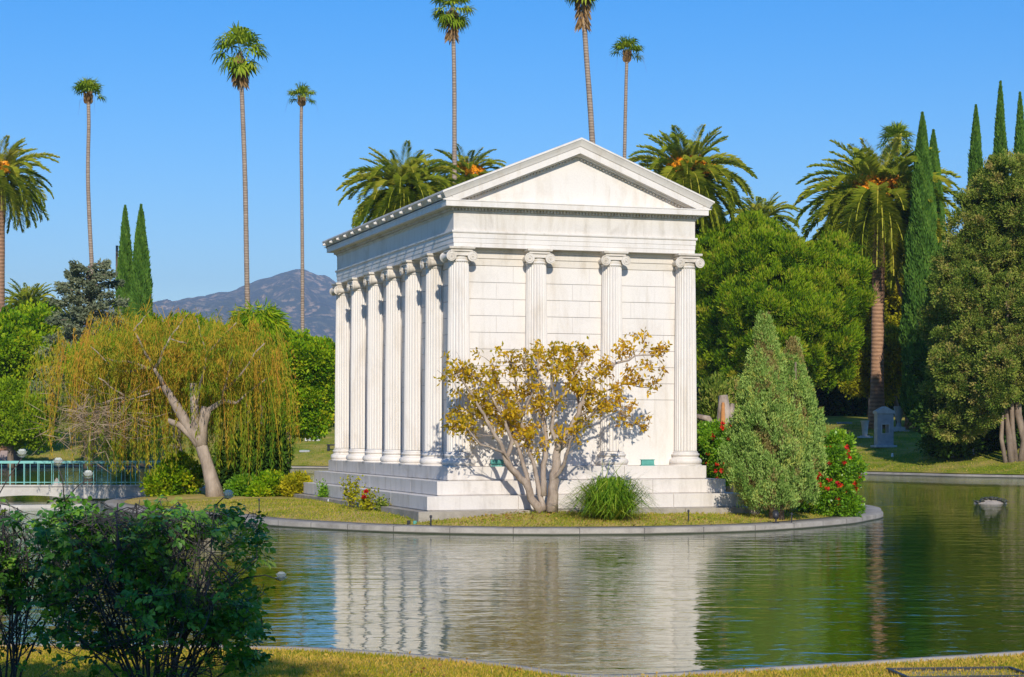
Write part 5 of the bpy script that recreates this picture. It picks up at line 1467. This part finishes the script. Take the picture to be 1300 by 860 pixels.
# bare trunks seen between the cypresses and the palm
for lab, px, Y, r, top in (('thick bare tree trunk left of the tall cypress', 1157, 143, .42, 430),):
    x = wx(px, Y); z = float(gz(x, Y)); e = empty('bare_tree', (x, Y, z-.1), lab, 'tree'); mb = MB(); limb(mb, (0,0,0), (.4,0,wz(top, Y)-z), r*1.3, r*.7, 6, .01, 10); limb(mb, (.4,0,wz(top, Y)-z), (2.2,1,wz(top, Y)-z+5), r*.5, r*.2, 5, .04, 8); limb(mb, (.4,0,wz(top, Y)-z), (-1.5,1,wz(top, Y)-z+6), r*.5, r*.2, 5, .04, 8); mb.build('trunk', M['bark_date'], e, True)
# utility pole
x = wx(148.5, 170); z = float(gz(x, 170)); e = empty('utility_pole', (x, 170, z), 'thin dark utility pole between the fan palm trunk and the left cypresses', 'pole')
H = wz(312, 170)-z; mb = MB(); mb.tube([(0,0,0),(0,0,H)], [.16,.11], 10); mb.build('pole', M['bark'], e, True)
# white building beyond the left lawn
Y = 192; x0, x1 = wx(396, Y), wx(500, Y); zb_ = 3.5; z1 = wz(428, Y); z2 = wz(470, Y)
e = empty('white_building', ((x0+x1)/2, Y, zb_), 'white flat-roofed building glimpsed between the leafy tree and the temple', 'building'); off = (-(x0+x1)/2, -Y, -zb_)
mb = MB(off); mb.box(x0, x1, Y, Y+14, zb_-.5, z2); mb.box(x0+2.5, x1, Y+5, Y+14, z2+.002, z1); mb.build('wall', M['render'], e)
mb = MB(off); mb.box(x0-.3, x1+.3, Y-.3, Y+4.9, z2+.003, z2+.35); mb.box(x0+2.2, x1+.3, Y+4.7, Y+14.3, z1+.002, z1+.35); mb.build('roof_edge', M['white'], e)
for i in range(4):
    xx = x0+.9+i*2.0; mb = MB(off); mb.box(xx, xx+.9, Y-.06, Y-.002, zb_+1, z2-.9); f_ = mb.build('window', M['white'], e); mb = MB(off); mb.box(xx+.08, xx+.82, Y-.075, Y-.062, zb_+1.08, z2-.98); mb.build('pane', M['glass'], f_)
# low wall/path strip at the back of the left lawn
mb = MB(); Yp = 178; n = 30; V = []; Fc = []
for i in range(n+1):
    x = wx(330, Yp)+(wx(560, Yp)-wx(330, Yp))*i/n; zz_ = float(gz(x, Yp)); V += [(x, Yp, zz_-.2), (x, Yp, zz_+.35), (x, Yp+.5, zz_+.35), (x, Yp+.5, zz_-.2)]
for i in range(n):
    for k in range(3): Fc.append((i*4+k, (i+1)*4+k, (i+1)*4+k+1, i*4+k+1))
mb.add(V, Fc); o = mb.build('low_wall', M['curb']); tag(o, 'low grey wall at the back of the left lawn before the white building', 'wall')
# flat marker on the near bank
mb = MB(); xs_, ys_ = wx(1212, 19.6), 19.55; zz_ = float(gz(xs_, ys_))
e = empty('grave_marker', (xs_, ys_, zz_), 'flat framed grave marker cut by the bottom edge at right', 'grave marker', None, .1)
mb.box(-.62,.62,-.45,.2,-.05,.012); mb.build('slab', plain('worn_stone', (.34,.29,.14), .9, 0, .3, 5), e, bevel=.008); mb = MB()
for a in ((-.66,.66,.2,.235),(-.66,.66,-.485,-.45),(-.66,-.622,-.449,.199),(.622,.66,-.449,.199)): mb.box(*a, -.05, .045)
mb.build('frame', M['dark'], e, bevel=.004)

# ================================================================ foreground rose bushes
def rosebush(label, px, Y, hwpx, top, n, flowers, nleaf, seed, lowspread=.08):
    rg = np.random.default_rng(seed); x = wx(px, Y); z = float(gz(x, Y)); org = np.array([x, Y, z-.03])
    e = empty('rose_bush', tuple(org), label, 'rose bush', 'rose bushes on the near bank'); k = Y/F
    H = wz(top, Y)-z; mb = MB(); sites = []
    def grow(p, d, l, r, lev):
        q = [p]; dd = d.copy(); m = 5
        for i in range(m):
            dd = unit(dd + rg.normal(size=3)*.11 + np.array([0,0,.05 if lev else .03]))
            q.append(q[-1]+dd*l/m)
            rel = q[-1]-org
            if rel[2] > H*.93: dd = unit(dd*np.array([1,1,0])+np.array([0,0,-.3]))
            if abs(rel[0]) > hwpx*k*.9: dd = unit(dd*np.array([-.1,1,1])+np.array([0,0,-.2])); l *= .6
        q = [v for v in q]
        mb.tube([v-org for v in q], [r*(1-.5*i/m) for i in range(m+1)], 5)
        for i in range(1, m+1):
            if lev >= 1: sites.append((q[i], unit(q[i]-q[i-1])))
            if lev < 3 and rg.random() < (.95 if lev == 0 else .75) and i >= (2 if lev == 0 else 1):
                nd = unit(dd + rg.normal(size=3)*.75+np.array([0,0,.15])); grow(q[i], nd, l*(.5+.25*rg.random()), r*.62, lev+1)
    for i in range(n):
        a = rg.random()*6.28; s = rg.random()**.7
        tx = np.array([math.cos(a)*hwpx*k*s*1.0, math.sin(a)*hwpx*k*s*.5, H*(.96-.25*s**2)*(1 if rg.random() < .6 else .35+.5*rg.random())])
        grow(org+np.array([math.cos(a)*.12, math.sin(a)*.1, 0]), unit(tx), np.linalg.norm(tx)*.88, .012, 0)
    st = np.array([s[0] for s in sites]); sd = np.array([s[1] for s in sites])
    ok = (np.abs(st[:, 0]-x) < hwpx*k*1.02) & (st[:, 2] < org[2]+H*1.04) & (st[:, 2] > org[2]+H*lowspread*rg.random(len(st))*2); st = st[ok]; sd = sd[ok]
    mb.build('canes', M['cane'], e, True)
    lv = Leaves(); nl = nleaf//5; gp = np.sin(st[:,0]*9+seed)+np.sin(st[:,2]*8+st[:,0]*5)+.8*np.sin(st[:,0]*17+st[:,2]*13); pw = np.where(gp > -.1, 1., .05); idx = rg.choice(len(st), nl, p=pw/pw.sum())
    dirs = unit(sd[idx]*.3 + rg.normal(size=(nl,3))*np.array([1,1,.5])+np.array([0,0,.1])); up = unit(rg.normal(size=(nl,3))*.5+np.array([0,-.1,1])); sid = unit(np.cross(dirs, up)); nrm = np.cross(sid, dirs)
    P = st[idx]+rg.normal(size=(nl,3))*.02; tt = np.clip(.42+.22*rg.normal(size=nl), 0, 1)
    q = []; t_ = []
    for (al, sg, sz) in ((.10, 0, 1.15), (.07, 1, 1.0), (.07, -1, 1.0), (.035, 1, .8), (.035, -1, .8)):
        b = P+dirs*al*(1 if sg == 0 else 1); d = dirs if sg == 0 else unit(dirs*.55+sid*sg)
        d = unit(d+rg.normal(size=d.shape)*.15-np.array([0,0,.18])); L_ = (.058*sz*(.75+.5*rg.random(nl)))[:, None]; sdv = unit(np.cross(d, nrm)); nn = np.cross(sdv, d)*1.0
        w_ = L_*.34; m1 = b+d*L_*.3-nn*L_*.02; m2 = b+d*L_*.68-nn*L_*.05; tip = b+d*L_*1.0-nn*L_*.16
        for s_ in (-1, 1):
            l1 = m1+sdv*s_*w_+nn*w_*.30; l2 = m2+sdv*s_*w_*.85+nn*w_*.25
            if s_ > 0: q += [np.stack([b, l1, l2, m2], 1), np.stack([m2, l2, tip, tip-d*L_*.02], 1)]
            else: q += [np.stack([b, m2, l2, l1], 1), np.stack([m2, tip-d*L_*.02, tip, l2], 1)]
            t_ += [np.repeat(np.clip(tt+.06*rg.normal(size=nl), 0, 1), 4)]*2
    lv.q = q; lv.t = t_; lv.build('leaves', M['l_rose'], e, org)
    for fx, fy in flowers:
        c = np.array([wx(fx, Y-.1), Y-.1, wz(fy, Y-.1)]); base = st[np.argmin(((st-c)**2).sum(1))]
        sb = MB(); sb.tube([base-org, (base+c)/2-org+np.array([.01,0,.02]), c-org-np.array([0,0,.03])], [.006,.005,.005], 5); stem = sb.build('flower_stem', M['cane'], e, True)
        fl = Leaves()
        for ring, (cnt, elv, L_) in enumerate(((8, .35, .05), (8, .75, .055), (7, 1.1, .055), (6, 1.4, .055), (7, -.15, .042), (5, -.7, .03))):
            a = np.arange(cnt)*6.283/cnt+ring*.5+rg.random()
            D = np.stack([np.cos(a)*math.cos(elv), np.sin(a)*math.cos(elv), np.full(cnt, math.sin(elv))], 1)
            sdv = np.stack([-np.sin(a), np.cos(a), np.zeros(cnt)], 1)
            P0 = np.repeat((c-np.array([0,0,.015]))[None], cnt, 0)
            P1 = P0+D*L_*.65; P2 = P1+unit(D+np.array([0,0,-.25+ring*.35]))*L_*.45
            W_ = np.full(cnt, L_*.95); q_ = np.stack([P0-sdv*.004, P0+sdv*.004, P1+sdv*W_[:,None]*.5, P1-sdv*W_[:,None]*.5], 1); q2 = np.stack([P1-sdv*W_[:,None]*.5, P1+sdv*W_[:,None]*.5, P2+sdv*W_[:,None]*.32, P2-sdv*W_[:,None]*.32], 1)
            fl.q += [q_, q2]; fl.t += [rg.random(cnt*4), rg.random(cnt*4)]
        fl.build('flower', M['petal'], e, org)
    return e
rosebush('large dense dark green rose bush at the lower left with white blooms', 196, 16.2, 132, 636, 30, [(290,629),(357,733)], 9300, 3)
rosebush('dark rose bush at the left photo edge with white blooms on long stems', 0, 16.6, 88, 632, 18, [(28,577),(74,588),(112,604)], 5200, 5)

# unseen tree added as shade caster: crown shaped to shade near bank and roses
tree('added_shade_tree', 'unseen leafy tree added behind the viewpoint to shade the near bank', [(np.array([-4.6, -5., 10.0]), np.array([3.6, 3., 1.9])), (np.array([-8.5, -5., 9.9]), np.array([3.6, 3.2, 2.6])), (np.array([-.9, -5., 10.0]), np.array([2.2, 2.2, 1.7])), (np.array([-5,-6,8.5]), np.array([5,3,1.8])), (np.array([.6,-5.,12.2]), np.array([.4,.5,1.1])), (np.array([-1.4,-5.,11.6]), np.array([1.1,.8,.7]))],
     1.0, 650, 'l_green', 330, .7, 60, .35, .25, None, base_z=0)
st = bpy.data.objects['added_shade_tree']; mb = MB(); tl = st.location
p = Vector((-7.5, -7, .6)); limb(mb, p-tl, Vector((-7.2, -7, 6))-tl, .4, .3, 5, .02, 12)
for q in ((-4,-8,9), (-10,-8,10), (-7,-6,11)): limb(mb, Vector((-7.2,-7,5.9))-tl, Vector(q)-tl, .22, .06, 5, .04, 8)
mb.build('trunk', M['bark'], st, True)
